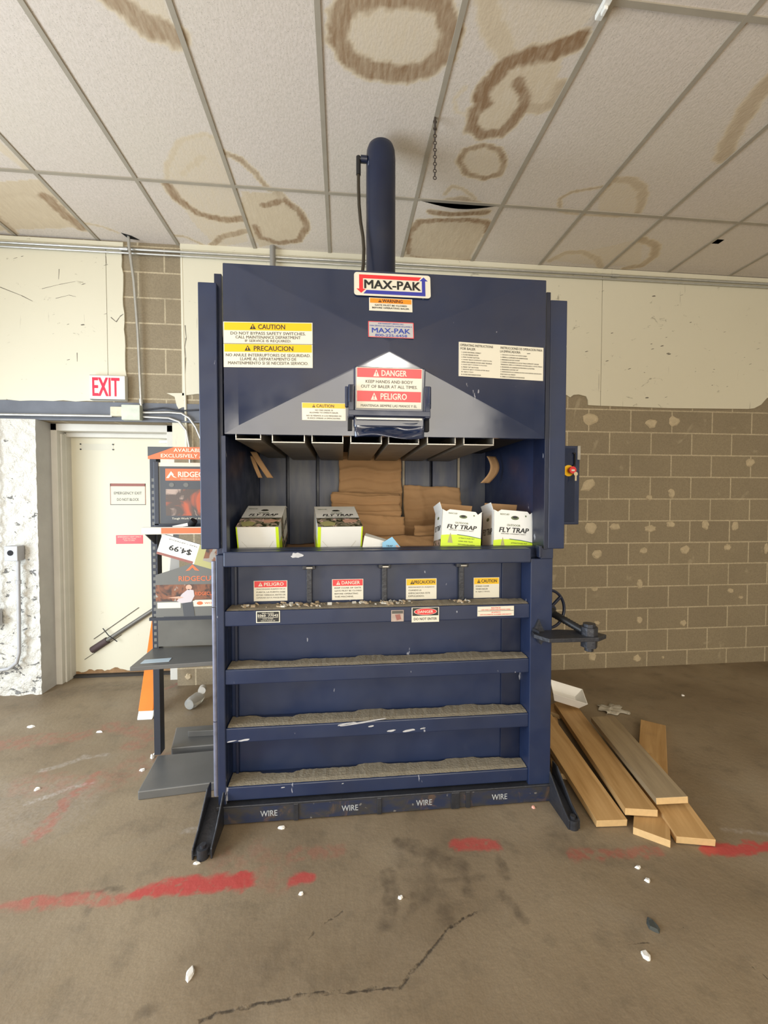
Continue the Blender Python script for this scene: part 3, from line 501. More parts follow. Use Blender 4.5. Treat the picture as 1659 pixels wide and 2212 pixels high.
# side walls, back, floor of chamber, crown
b=MB().box(-.60,-.555,2.09,3.0,.02,2.50,BLUE).box(1.02,1.065,2.09,3.0,.02,2.50,BLUE).box(-.60,1.065,2.99,3.03,.02,2.50,BLUED); b.build('body_shell',B,bevel=.003)
b=MB()
slots=[-.369,-.166,.03,.229,.429,.626,.823]; ed=[-.555]+slots+[1.02]
for i in range(len(ed)-1):
    b.box(ed[i]+(.010 if i else 0),ed[i+1]-(.010 if i<len(ed)-2 else 0),2.93,2.985,1.0,2.1,STEELB)
b.build('chamber_back_slats',B,bevel=.003,label='worn vertical steel slats at the back of the chamber')
PSTR=mat('pale_slot_strip',(.42,.36,.27),.7,var=.3,scale=15)
for x in (.429,.823): MB().box(x-.008,x+.008,2.927,2.935,1.2,1.86,PSTR).build('slot_strip',B,label='pale strip in a back slot')
MB().box(-.555,1.02,2.18,2.93,1.12,1.14,BLUED).build('chamber_floor',B)
MB().box(-.555,1.02,2.10,2.95,2.30,2.34,BLUED).build('crown_plate',B)
# platen
b=MB()
PB=mat('worn_platen',(.20,.175,.14),.5,.3,var=.35,scale=9)
for x0,x1,dz in [(-.493,-.375,.012),(-.327,-.173,0),(-.143,.008,0),(.040,.193,0),(.222,.374,0),(.412,.556,0),(.594,.749,0)]:
    y0=2.03; z=1.828+dz
    b.box(x0,x1,y0,2.90,z,z+.007,PB,front=WORN).box(x0,x0+.006,y0,2.90,z+.007,z+.05,PB,front=WORN).box(x1-.006,x1,y0,2.90,z+.007,z+.05,PB,front=WORN)
b.build('platen_channels',B,bevel=.0015,label='row of worn steel channels under the press ram')
MB().box(-.52,.98,2.06,2.90,1.885,2.25,BLK).build('platen',B)
# loading door: shallow pyramid panel
A0,A1=(.219,1.952,2.245),(.219,1.952,2.290)
ob_=[(-.534,2.0,1.862),(.994,2.0,1.862),(.994,2.0,2.630),(-.534,2.0,2.630)]
ib=[(-.455,1.998,1.905),(.925,1.998,1.905),(.935,1.998,2.618),(-.475,1.998,2.618)]
b=MB()
b.add(ob_+ib+[A0,A1],[[0,1,5,4],[1,2,6,5],[2,3,7,6],[3,0,4,7],[4,5,8],[5,6,9,8],[6,7,9],[7,4,8,9]],BLUE2)
bk=[(x,2.035,z) for x,y,z in ob_]; b.add(ob_+bk,[[0,4,5,1],[1,5,6,2],[2,6,7,3],[3,7,4,0],[4,7,6,5]],BLUE2)
door=b.build('loading_door',B,bevel=.0035); door.modifiers['bevel'].angle_limit=.08
# guides
for x0,x1,zt,zb in [(-.654,-.571,2.556,1.330),(1.034,1.121,2.553,1.313)]:
    MB().box(x0,x1,2.03,2.12,zb,zt,BLUE).build('door_guide',B,bevel=.004)
MB().box(-.590,-.556,2.06,2.16,1.33,2.612,BLUED).build('inner_guide',B,bevel=.002); MB().box(1.012,1.034,2.03,2.16,1.31,2.59,BLUED).build('inner_guide',B,bevel=.002)
MB().box(-.560,-.54,2.04,2.10,1.31,1.86,BLUE).build('inner_guide',B,bevel=.002)
# press cylinder
b=MB(); cx,cy=.225,2.455; r=.0835
prof=[(2.3,r),(3.42,r),(3.50,r),(3.54,r*.96),(3.565,r*.86),(3.58,r*.6),(3.585,.001)]
b.tube([(cx,cy,z) for z,_ in prof],[q for _,q in prof],BLUED,36); cyl=b.build('press_cylinder',B)
MB().cyl((cx-.08,cy-.02,3.478),(cx-.115,cy-.02,3.478),.020,BLUED,10).cyl((cx-.11,cy-.02,3.478),(cx-.135,cy-.02,3.478),.012,BLACK,10).tube([(cx-.128,cy-.02,3.49),(cx-.128,cy-.02,3.39)],.013,BLACK,10).build('hose_fitting',cyl)
hp=[(.097,2.435,3.40),(.097,2.435,3.33),(.100,2.43,3.22),(.108,2.42,3.12),(.120,2.40,3.03),(.124,2.38,2.95),(.120,2.35,2.85),(.108,2.32,2.75),(.10,2.32,2.5)]
MB().tube(hp,.0095,mat('hydraulic_hose',(.035,.028,.018),.35),12).build('hydraulic_hose',cyl)
# lower discharge gate
YF=2.05; YP=2.165
b=MB().box(-.556,.951,2.035,2.19,1.243,1.315,BLUEW).box(-.600,1.067,2.10,2.19,1.25,1.318,BLUEW); b.build('sill_rail',B,bevel=.006)
b=MB().box(-.594,-.556,2.045,2.19,.093,1.30,BLUEW).build('gate_stile',B,bevel=.005)
b=MB().box(.951,1.067,2.04,2.19,.093,1.262,BLUE).build('gate_stile',B,bevel=.004)
HT=mat('scraped_blue_steel',(.17,.18,.25),.4,.3,var=.4,scale=30)
b=MB().cyl((-.604,2.055,.14),(-.604,2.055,.50),.011,HT,12).cyl((-.604,2.055,.505),(-.604,2.055,1.05),.011,HT,12).cyl((-.604,2.055,1.055),(-.604,2.055,1.27),.011,HT,12); b.build('hinge_tube',B,label='scraped round hinge tube down the left edge')
MB().box(-.556,.951,YP,YP+.02,.06,1.26,BLUE).box(.845,.951,YP-.012,YP,.11,1.25,BLUED).box(-.535,-.520,YP-.02,YP,.11,1.25,BLUED).build('gate_panel',B,bevel=.003)
for zt,zb in [(1.030,.957),(.748,.676),(.464,.393),(.176,.109)]:
    rl=MB().box(-.558,.953,YF,YP,zb,zt,BLUE).build('gate_rail',B,bevel=.005)
    r=random.Random(int(zt*1000)); n=90; off=[]
    lev=[(-.52,.010),(-.42,.012),(-.40,.022),(-.25,.026),(-.21,.014),(.06,.016),(.085,.004),(.20,.003),(.23,.012),(.52,.016),(.55,.006),(.70,.004),(.73,.013),(.83,.012),(.86,.022),(.95,.022)]
    X=[-.550+1.498*i/n for i in range(n+1)]
    Yb=[]
    for x in X:
        v=lev[0][1]
        for (a,p_),(c_,q_) in zip(lev[:-1],lev[1:]):
            if a<=x<=c_: v=p_+(q_-p_)*(x-a)/(c_-a)
        if x>.95: v=.022
        Yb.append(YP-(v if zt<1 else .006)*1.6+.006-.004*r.random())
    vs=[(x,YF+.006+.002*r.random(),zt+.0005) for x in X]+[(x,YF+.03,zt+.004+.002*r.random()) for x in X]+[(x,y,zt+.004+.003*r.random()) for x,y in zip(X,Yb)]+[(x,y+.002,zt+.0003) for x,y in zip(X,Yb)]
    fs=[[k*(n+1)+i,k*(n+1)+i+1,(k+1)*(n+1)+i+1,(k+1)*(n+1)+i] for k in range(3) for i in range(n)]
    MB().add(vs,fs,DUST).build('dust_layer',rl)
for x,zz in ((-.165,1.03),(.215,1.03),(.620,1.03)):
    MB().box(x-.014,x+.014,YP-.03,YP,zz,1.243,DKST).box(x-.032,x+.032,YP-.045,YP-.01,1.212,1.236,DKST).cyl((x-.012,YP-.05,1.222),(x+.018,YP-.05,1.222),.009,WORN,8).build('wire_slot_bracket',B,bevel=.003)
g=NT('grimy_blue_paint',.5); c=g.mix(g.ramp(g.noise(9,6,g.mapped((1,1,2)),rough=.7),.42,.6),(.014,.022,.055),(.035,.033,.033)); c=g.mix(g.ramp(g.noise(6,6,rough=.7,dist=1),.58,.68,0,.7),c,(.15,.085,.045)); c=g.mix(g.ramp(g.noise(30,4),.66,.7,0,.5),c,(.3,.28,.24)); GRIM=g.out(c)
b=MB().box(-.600,1.075,2.035,2.12,.006,.085,GRIM).box(-.60,1.07,2.03,2.10,.085,.097,DKST)
for x in (-.225,.18,.575,.63,.555): b.box(x-.012,x+.012,2.028,2.036,.006,.09,DKST)
b.build('base_beam',B,bevel=.003)
CHALK=mat('white_stencil',(.36,.38,.40),.8,var=.7,scale=60)
for x,z in ((-.355,.048),(.035,.046),(.405,.046),(.795,.048)):
    MB().prints((x-.04,2.0345,z+.014),(1,0,0),(0,0,-1),.08,.028,[('t','WIRE',.5,.5,1,1,CHALK,1)]).build('wire_stencil',B,label='white stencilled WIRE lettering')
for sx,xa,xb in (('l',-.652,-.565),('r',1.062,1.12)):
    b=MB()
    for x in (xa,xb-.008): b.prism([(1.85,.0),(2.11,.0),(2.11,.17),(2.06,.17),(1.92,.075),(1.85,.045)],'x',x,x+.008,DKST)
    b.add([(xa,1.85,.02),(xb,1.85,.02),(xb,2.10,.10),(xa,2.10,.10)],[[0,1,2,3]],DKST)
    b.cyl(((xa+xb)/2,1.865,.0),((xa+xb)/2,1.865,.045),.026,DKST,16).cyl(((xa+xb)/2,1.865,.045),((xa+xb)/2,1.865,.058),.014,DKST,6)
    b.build('foot_bracket',B,bevel=.003)
# right side latch plate, screw and handwheel
lt=MB().prism([(.955,2.035),(.945,1.985),(.985,1.91),(1.235,1.905),(1.30,1.945),(1.25,2.02),(1.10,2.05)],'z',.875,.895,DKST).prism([(.960,2.04),(1.0,2.04),(.98,2.04),(.97,1.98)],'z',.895,.91,DKST).build('latch_plate',B,bevel=.003)
MB().prism([(.96,.895),(1.02,.895),(.99,.955)],'y',2.025,2.04,DKST).prism([(.97,.875),(.99,.835),(1.02,.875)],'y',2.0,2.035,DKST).build('gusset',lt)
b=MB().cyl((1.215,1.955,.895),(1.215,1.955,.935),.040,DKST,8).cyl((1.215,1.955,.875),(1.215,1.955,.835),.040,DKST,6).cyl((1.215,1.955,.835),(1.215,1.955,.815),.022,DKST,8).cyl((1.215,1.955,.935),(1.215,1.955,.95),.03,DKST,8); b.build('pivot_bolt',lt,bevel=.003)
sp0,sp1=Vector((1.06,2.26,.99)),Vector((1.20,1.98,.905)); b=MB()
path=[];rr=[]
for i in range(41): path.append(sp0.lerp(sp1,i/40)); rr.append((.026 if i<18 else .017)+(.003 if i%2 else 0))
b.tube(path,rr,BLACK,12); b.build('latch_screw',B,label='greasy black threaded latch screw')
hw=MB(); hc=Vector((1.20,2.33,.925)); hn=(.25,-1,.1); R_=.108; hw.torus(hc,hn,R_,.0085,BLUED,48,8)
nn_=Vector(hn).normalized(); a_=nn_.orthogonal().normalized(); b_=nn_.cross(a_)
for k in range(5):
    d=a_*math.cos(k*2*PI/5+.5)+b_*math.sin(k*2*PI/5+.5); hw.cyl(hc,hc+d*R_,.009,BLUED,8)
hw.cyl(hc-nn_*.02,hc+nn_*.03,.024,BLUED,14); hw.build('handwheel',B,label='dark blue spoked handwheel')
# control box
cb=MB().box(1.09,1.415,2.40,2.62,1.412,1.882,BLUE).build('control_box',B,bevel=.004)
MB().box(1.14,1.385,2.392,2.40,1.43,1.868,BLUE2).build('box_door',cb,bevel=.003)
MB().box(1.372,1.380,2.382,2.393,1.76,1.84,BLK).box(1.365,1.372,2.382,2.393,1.76,1.768,BLK).box(1.365,1.372,2.382,2.393,1.832,1.84,BLK).build('box_latch',cb)
MB().box(1.40,1.418,2.398,2.405,1.80,1.882,WORN).build('worn_corner',cb)
MB().cyl((1.338,2.392,1.733),(1.338,2.385,1.733),.033,YEL,28).cyl((1.345,2.385,1.735),(1.345,2.365,1.735),.014,RED,18).cyl((1.345,2.366,1.735),(1.345,2.350,1.735),.021,RED,24).box(1.335,1.355,2.348,2.351,1.728,1.738,WHITE).build('stop_button',cb,label='red emergency stop button on a yellow disc')
MB().cyl((1.362,2.352,1.712),(1.362,2.348,1.712),.012,mat('brass_key',(.72,.60,.40),.35,.6),14).box(1.357,1.367,2.348,2.352,1.672,1.70,mat('brass_key',(.72,.60,.40))).build('key',cb)
MB().tube([(1.122,2.14,1.36),(1.12,2.14,1.31),(1.10,2.14,1.285),(1.07,2.14,1.28),(1.04,2.14,1.287)],.006,BLACK,8).build('limit_switch_cable',B)
MB().box(1.00,1.066,2.035,2.12,1.262,1.318,BLUEW).box(.985,1.0,2.02,2.06,1.27,1.33,BLUED).build('corner_block',B,bevel=.003)
# ---- door furniture and signs ----
def facet(p,q,r):
    n=(Vector(q)-Vector(p)).cross(Vector(r)-Vector(p)); return lambda x,z: p[1]-(n.x*(x-p[0])+n.z*(z-p[2]))/n.y
fU=facet(ib[2],ib[3],A1); fL=facet(ib[3],ib[0],A0); fRt=facet(ib[1],ib[2],A1); fD=facet(ib[0],ib[1],A0)
KF=1.98/1.95
def kf(x,z): return x*KF,1.5637+(z-1.5637)*KF
def fsign(name,f,x0,z1,x1,z0,items,base=WHITE,t=.0022,label=None,corner=0,parent=door,skew=0,lift=0.0008):
    """sticker lying on a sloped facet; built flat then laid on the facet plane"""
    (x0,z1),(x1,z0)=kf(x0,z1),kf(x1,z0)
    o=sign(name,parent,x0,z1,x1,z0,0,items,base,t,label,corner=corner)
    for v in o.data.vertices: x,y,z=v.co; v.co=(x,f(x,z)+y-lift,z+skew*(x-x0)) 
    return o
def tri(cx,cy,w,h,mt,inn,ly=2): return [('p',[(cx,cy-h/2),(cx-w/2,cy+h/2),(cx+w/2,cy+h/2)],mt,ly),('t','!',cx,cy+h*.08,w*.13,h*.55,inn,ly+1,.03)]
BOR=mat('sign_border_red',(.75,.08,.09),.4)
fsign('maker_sign',lambda x,z:fU(x,z)-.004,.057,2.600,.410,2.489,[
 ('p',[(.065,.10),(.065,.72),(.03,.72),(.09,.90),(.15,.72),(.115,.72),(.115,.26),(.84,.26),(.88,.10)],RED,1),
 ('p',[(.93,.92),(.93,.26),(.965,.26),(.91,.09),(.855,.26),(.885,.26),(.885,.76),(.16,.76),(.12,.92)],LNAVY,1),
 ('t','MAX-PAK',.50,.505,.73,.36,INK,2,.03)],corner=.014,label='large white rounded sign with red and blue arrows',lift=.003)
fsign('warning_sign',fU,.125,2.483,.324,2.421,[('r',.02,.04,.98,.40,ORG,1)]+tri(.25,.22,.08,.24,INK,ORG)+[('t','WARNING',.54,.22,.47,.24,INK,2,.02),('t','GATE MUST BE CLOSED',.5,.56,.74,.12,INK,2,.02),('t','BEFORE OPERATING BALER.',.5,.77,.86,.12,INK,2,.02)],label='orange and white warning sticker under the maker sign')
fsign('phone_sign',fU,.120,2.370,.328,2.295,[('r',0,0,1,.04,BOR,1),('r',0,.96,1,1,BOR,1),('r',0,0,.015,1,BOR,1),('r',.985,0,1,1,BOR,1),
 ('t','FOR WARRANTY SERVICE, CALL',.5,.13,.56,.09,BINK,1),('t','PARA SERVICIO DE GARANTIA, FAVOR DE LLAMAR A',.5,.28,.92,.09,BINK,1),('t','MAX-PAK',.5,.56,.84,.30,BINK,1,.02),('t','800-225-6458',.5,.86,.70,.16,BINK,1)],base=mat('silver_label',(.55,.55,.56),.3,.3),label='silver sticker with a red edge and blue lettering')
fsign('caution_sign',fL,-.526,2.356,-.130,2.155,[('r',.01,.015,.99,.185,YEL,1),('r',.01,.49,.99,.66,YEL,1),('r',0,.475,1,.485,GINK,1)]+tri(.33,.10,.07,.12,INK,YEL)+tri(.27,.575,.07,.12,INK,YEL)+[
 ('t','CAUTION',.54,.105,.30,.105,INK,2,.015),('t','DO NOT BYPASS SAFETY SWITCHES.',.5,.25,.84,.065,GINK,1),('t','CALL MAINTENANCE DEPARTMENT',.5,.335,.73,.065,GINK,1),('t','IF SERVICE IS REQUIRED.',.5,.42,.52,.065,GINK,1),
 ('t','PRECAUCION',.56,.58,.44,.105,INK,2,.015),('t','NO ANULE INTERRUPTORES DE SEGURIDAD.',.5,.73,.95,.065,GINK,1),('t','LLAME AL DEPARTAMENTO DE',.5,.815,.63,.065,GINK,1),('t','MANTENIMIENTO SI SE NECESITA SERVICIO.',.5,.905,.90,.065,GINK,1)],label='large yellow and white caution sticker in English and Spanish')
L1=['1. LOAD MATERIAL EVENLY','2. CLOSE FEEDER DOOR','3. PUSH "DOWN" BUTTON','4. WHEN "BALE COMPLETE" LIGHT IS ON,','    OPEN DISCHARGE DOOR AND TIE BALE','5. HANG EJECT CHAINS TO PLATEN','6. PRESS "UP" BUTTON','7. REMOVE EJECT CHAINS AFTER BALE','    IS EJECTED','8. CLOSE DISCHARGE DOOR']
L2=['1. CARGAR EL MATERIAL EN FORMA PAREJA','2. CERRAR LA COMPUERTA DE ALIMENTACION','3. PRESIONE EL BOTON "DOWN"','4. CUANDO SE ENCIENDA LA LUZ DE "BALE COMPLETE" CARGAR','    TERMINADA, ABRA LA COMPUERTA DE DESCARGA Y ATE EL FARDO','5. ENGANCHE LAS CADENAS DE EYECCION A LA PLATINA','6. PRESIONE EL BOTON "UP"','7. DESENGANCHE LAS CADENAS DE EYECCION DESPUES QUE SE HAYA','    EYECTADO EL FARDO','8. CIERRE LA COMPUERTA DE DESCARGA']
def lw(t,k): return len(t)*k
it=[('t','OPERATING INSTRUCTIONS',.205,.085,.38,.07,INK,1,.01),('t','FOR BALER',.105,.19,.17,.07,INK,1,.01),('t','INSTRUCCIONES DE OPERACION PARA',.735,.085,.50,.07,INK,1,.01),('t','LA EMPACADORA',.60,.19,.24,.07,INK,1,.01)]
for i,t in enumerate(L1): w_=lw(t,.0098); it.append(('t',t,.03+w_/2,.295+i*.072,w_,.034,INK,1,.02))
for i,t in enumerate(L2): w_=lw(t,.0085); it.append(('t',t,.485+w_/2,.295+i*.072,w_,.034,INK,1,.02))
it+= [('p',[(.80,.20),(.84,.19),(.84,.21),(.80,.22)],GINK,1)]
fsign('instruction_sign',fRt,.543,2.296,.968,2.138,it,label='long white operating instructions sticker in two columns',skew=-.008)
fsign('caution_sign',fD,-.180,2.001,.018,1.924,[('r',.01,.02,.99,.30,YEL,1)]+tri(.27,.17,.07,.18,INK,YEL)+[('t','CAUTION',.53,.17,.40,.17,INK,2,.01),('t','NO ONE UNDER 18',.5,.42,.40,.08,GINK,1,.02),('t','ALLOWED TO OPERATE BALER.',.5,.56,.66,.08,GINK,1,.02),('t','NO SE PERMITE A LOS MENORES DE',.5,.74,.80,.08,GINK,1,.02),('t','18 ANOS OPERAR LA EMPACADORA.',.5,.88,.76,.08,GINK,1,.02)],label='small yellow and white caution sticker low on the loading door',lift=.002)
# danger sign on its bracket
br=MB().box(.055,.385,1.928,1.985,1.90,2.165,BLUE2)
br.v=[(x,y+(2.165-z)*.135*(1 if y<1.95 else 0),z) for x,y,z in br.v]
br.build('sign_bracket',door,bevel=.006)
ds=sign('danger_sign',door,.066,2.160,.368,1.981,1.926,[('r',.01,.015,.99,.24,RED,1),('r',.01,.57,.99,.83,RED,1)]+tri(.30,.13,.09,.17,WHITE,RED)+tri(.27,.70,.10,.18,WHITE,RED)+[
 ('t','DANGER',.57,.13,.38,.14,WHITE,2,.02),('t','KEEP HANDS AND BODY',.5,.34,.72,.075,GINK,1),('t','OUT OF BALER AT ALL TIMES.',.5,.46,.86,.075,GINK,1),('t','PELIGRO',.57,.70,.40,.15,WHITE,2,.02),('t','MANTENGA SIEMPRE LAS MANOS Y EL',.5,.93,.86,.06,GINK,1)],label='red and white danger sign in English and Spanish')
for v_ in ds.data.vertices: v_.co.y+=(2.165-v_.co.z)*.135-.001
MB().box(.030,.405,1.912,1.928,1.940,1.966,BLUE2).box(.030,.055,1.915,1.99,1.935,2.08,BLUE2).box(.380,.405,1.915,1.99,1.935,2.08,BLUE2).cyl((.036,1.915,2.075),(.036,1.915,2.00),.008,BLUE2,8).cyl((.400,1.915,2.075),(.400,1.915,2.00),.008,BLUE2,8)\
  .box(.015,.030,1.97,1.99,1.99,2.085,BLUE).box(.405,.42,1.97,1.99,1.99,2.085,BLUE).build('sign_bracket',door,bevel=.003)
MB().box(.066,.366,1.918,1.927,1.925,1.932,WORN).build('bright_edge_strip',door)
for x in (.038,.402): MB().box(x-.010,x+.010,1.975,2.0,1.885,1.95,BLK).build('slot',door)
def dent(u,v):
    x=.06+.325*u; z=1.925-.075*v; return (x,1.962+.016*math.sin(u*PI)*math.sin(v*PI*1.5)+.002*math.sin(u*13+v*9)+.002*math.sin(u*7-v*11),z+.008*math.sin(u*PI*2))
MB().sheet(26,10,lambda u,v:dent(u,1-v),BLUE2,.004).build('dented_pull_lip',door,label='dented glossy lower lip of the door pull')
# gate signs
def gsign(name,x0,z1,x1,z0,head,hw_,lines,col,tc,label):
    it=[('r',.02,.02,.98,.32,col,1)]+tri(.20,.17,.13,.19,tc,col)+[('t',head,.60,.17,hw_,.16,tc,2,.02)]
    for i,t in enumerate(lines): it.append(('t',t,.08+min(.86,len(t)*.047)/2,.42+i*.14,min(.86,len(t)*.047),.07,GINK,1,.015))
    return sign(name,B,x0,z1,x1,z0,YP-.0005,it,label=label)
gsign('danger_sticker',-.443,1.152,-.277,1.049,'PELIGRO',.58,['MANTENGASE ALEJADO DE LA','PUERTA. LA PUERTA DEBE','ESTAR CERRADA ANTES DE','OPERAR ESTA MAQUINA.'],RED,WHITE,'red and white sticker headed PELIGRO at the left of the gate')
gsign('danger_sticker',-.052,1.153,.108,1.046,'DANGER',.58,['KEEP CLEAR OF GATE.','GATE MUST BE CLOSED','BEFORE OPERATING','THIS MACHINE.'],RED,WHITE,'red and white sticker headed DANGER on the gate')
gsign('caution_sticker',.331,1.149,.493,1.040,'PRECAUCION',.68,['PERMANEZCA ALEJADO','CUANDO LA','EMPACADORA ESTE','EXPULSANDO.'],YEL,INK,'yellow and white sticker headed PRECAUCION on the gate')
gsign('caution_sticker',.693,1.148,.833,1.040,'CAUTION',.60,['STAND CLEAR','WHEN BALER','IS EJECTING.'],YEL,INK,'yellow and white sticker headed CAUTION at the right of the gate')
sign('serial_plate',B,-.410,1.028,-.298,.972,YF-.0005,[('r',.04,.07,.96,.93,INK,1),('t','SERIAL NUMBER',.5,.18,.5,.08,WHITE,2),('t','5060  77042',.5,.38,.86,.2,WHITE,2),('r',.08,.54,.92,.57,WHITE,2),('t','MODEL NUMBER',.5,.67,.45,.08,WHITE,2),('t','VOLTS PHASE HP',.5,.83,.6,.08,WHITE,2)],label='black and silver serial plate')
sign('square_sticker',B,.240,1.016,.302,.960,YF-.0005,[('r',.05,.05,.95,.3,GINK,1),('p',[(.3,.4),(.7,.35),(.8,.8),(.45,.9)],BR,1)],base=mat('faded_sticker',(.42,.33,.28),.7,var=.3,scale=40),label='small faded square sticker')
sign('do_not_enter_sign',B,.342,1.027,.480,.953,YF-.0005,[('r',.03,.03,.97,.56,INK,1),('e',.5,.29,.42,.23,WHITE,2),('e',.5,.29,.40,.205,RED,3),('t','DANGER',.5,.29,.56,.18,WHITE,4,.02),('t','DO NOT ENTER',.5,.78,.84,.17,INK,1,.01)],label='white sign with a red oval reading DANGER DO NOT ENTER')
sign('notice_sticker',B,.677,1.023,.867,.974,YF-.0005,[('r',.01,.44,.99,.48,GINK,1),('t','NOTICE',.5,.16,.25,.14,RED,1,.02),('t','USE ONLY APPROVED BALING WIRE',.5,.34,.8,.1,RED,1,.02),('t','AVISO',.5,.62,.25,.12,RED,1,.02),('t','USE SOLAMENTE ALAMBRE APROBADO',.5,.84,.86,.1,RED,1,.02)],label='white sticker with small red lettering')
# worn bright marks on the painted rails
SCR=mat('chipped_paint',(.45,.45,.46),.6,var=.4,scale=40); r=random.Random(5)
for x,z,L,h in [(.10,.462,.24,.008),(.02,.458,.10,.010),(-.47,.405,.06,.010),(-.53,.402,.05,.006),(.24,.412,.05,.010),(.33,.408,.07,.012),(.14,.44,.03,.008),(.40,.415,.03,.006),(-.29,.160,.02,.006),(.0,.16,.012,.004)]:
    k=12; MB().add([(x+L/2*math.cos(a*2*PI/k)*(.8+.3*r.random()),YF-.0007,z+h/2*math.sin(a*2*PI/k)*(.7+.5*r.random())+L*.06*math.cos(a*2*PI/k)) for a in range(k)],[list(range(k))],SCR).build('chipped_mark',B)
k=14; MB().add([(-.215+.030*math.cos(a*2*PI/k)*(.6+.5*r.random()),2.0343,1.296+.014*math.sin(a*2*PI/k)*(.6+.6*r.random())) for a in range(k)],[list(range(k))],SCR).build('tape_scrap',B)
setloc(B,(.23,2.5,0))
# crumbs on the top gate rail
b=MB(); r=random.Random(11); CR=mat('pale_crumbs',(.42,.33,.22),.9,var=.4,scale=60); CR2=mat('white_crumbs',(.6,.58,.52),.8)
for i in range(130):
    c0=r.choice([(-.17,.06),(-.12,.05),(.235,.04),(.21,.04),(.60,.03),(-.45,.05),(-.29,.02),(.28,.05),(.12,.02)]); x=r.gauss(*c0); y=r.uniform(YF+.03,YP-.012); s=r.uniform(.003,.011)
    if not -.5<x<.9: continue
    M=Matrix.Translation((x,y,1.036+s*.35))@Matrix.Rotation(r.random()*PI,4,'Z')@Matrix.Rotation(r.random(),4,'X')
    b.box(-s,s,-s*.7,s*.7,-s*.35,s*.35,CR if r.random()<.75 else CR2,M=M)
tag(b.build('crumbs'),'pale crumbs and chips scattered in the dust on the top gate rail','crumbs',kind='stuff')
# ================= CHAMBER CONTENT =================
def crumple(name,o,u,v,nx,ny,folds,amp,mt,label,cat='cardboard',thick=.005,edge=0,group=None,seed=1):
    r=random.Random(seed); ph=[r.random()*6 for _ in range(8)]; O=Vector(o);Uv=Vector(u);Vv=Vector(v);N=Uv.cross(Vv).normalized()
    def fn(a,c):
        h=0
        for (p_,w_,hh,axis_) in folds:
            t=(a if axis_=='u' else c)-p_-.03*math.sin(7*(c if axis_=='u' else a)+ph[0]); h+=.6*hh*math.exp(-abs(t/w_)*1.3)
        h+=.55*amp*(math.sin(a*9+ph[1]+3*c)+.6*math.sin(c*17+ph[2]+a*5)+.4*math.sin(a*31+c*23+ph[3]))
        e=edge*(math.sin(c*13+ph[4])*.5+math.sin(c*37+ph[5])*.3) if edge else 0
        e2=edge*(math.sin(a*11+ph[6])*.5+math.sin(a*41+ph[7])*.3) if edge else 0
        return O+Uv*(a+e*(2*a-1))+Vv*(c+e2*(2*c-1))+N*h
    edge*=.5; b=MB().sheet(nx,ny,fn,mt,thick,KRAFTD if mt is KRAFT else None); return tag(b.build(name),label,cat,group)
crumple('cardboard_layer',(-.54,2.20,1.185),(1.55,0,0),(0,.72,.02),40,20,[(.3,.05,.02,'u'),(.62,.05,.03,'u'),(.5,.1,.02,'v')],.006,KRAFT,'flat brown cardboard layer covering the bottom of the baler chamber',edge=.0)
crumple('folded_carton',(-.02,2.86,1.50),(.43,.01,0),(0,.05,.50),30,44,[(.22,.03,.035,'v'),(.40,.02,-.03,'v'),(.52,.03,.04,'v'),(.70,.03,-.03,'v'),(.80,.03,.035,'v'),(.92,.04,.02,'v')],.004,KRAFT,'tall crushed brown carton leaning against the chamber back, upper centre',edge=.015,seed=2)
crumple('folded_carton',(-.07,2.72,1.44),(.46,.03,-.01),(0,.06,.17),30,26,[(.25,.05,.03,'v'),(.6,.04,-.03,'v'),(.85,.05,.03,'v')],.005,KRAFT,'wide crushed brown carton folded below the tall centre carton',edge=.03,seed=3)
crumple('folded_carton',(.08,2.60,1.28),(.32,.04,-.02),(0,.06,.19),26,22,[(.3,.06,.03,'v'),(.65,.05,.02,'v'),(.5,.1,.015,'u')],.005,KRAFT,'low brown carton flap at the centre of the chamber just behind the blue card',edge=.03,seed=4)
crumple('folded_carton',(.42,2.80,1.24),(.40,.0,-.015),(0,.08,.42),30,40,[(.35,.03,-.03,'v'),(.45,.03,.03,'v'),(.66,.03,-.03,'v'),(.78,.04,.02,'v'),(.92,.03,.02,'v'),(.3,.05,.02,'u')],.005,KRAFT,'brown crushed carton with a torn top edge right of the chamber centre',edge=.02,seed=5)
crumple('cardboard_piece',(.42,2.45,1.27),(.35,.08,.01),(.02,.10,.13),22,14,[(.4,.1,.03,'u'),(.6,.1,.02,'v')],.008,KRAFT,'curved brown cardboard piece left of the printed open cartons',edge=.03,seed=6)
crumple('cardboard_piece',(.05,2.24,1.22),(.50,.02,.0),(.0,.20,.13),26,16,[(.6,.1,.02,'u'),(.4,.1,.02,'v')],.006,KRAFT,'low brown cardboard flap at the front centre of the chamber',edge=.03,seed=7)
crumple('cardboard_piece',(-.34,2.26,1.235),(.28,.02,.0),(.0,.40,.05),20,16,[(.5,.1,.02,'v')],.005,KRAFT,'flat brown cardboard between the two lying printed cartons',edge=.02,seed=8)
def strip(o,u,v,name,label,bend):
    O=Vector(o);Uv=Vector(u);Vv=Vector(v)
    b=MB().sheet(4,14,lambda a,c:O+Uv*a+Vv*c+Vector((bend*math.sin(c*PI),-.02*math.sin(c*PI),0)),KRAFT,.003); return tag(b.build(name),label,'cardboard')
strip((-.44,2.55,1.69),(.035,.01,0),(-.10,.02,.155),'cardboard_strip','longer thin cardboard strip stuck to the left chamber wall',.0)
strip((-.49,2.55,1.69),(.022,.01,0),(-.05,.02,.13),'cardboard_strip','shorter thin cardboard strip stuck to the left chamber wall',.0)
strip((.86,2.56,1.665),(.065,.02,-.0),(.05,.03,.17),'cardboard_strip','curled brown cardboard strip hanging under the press at the right',.035)
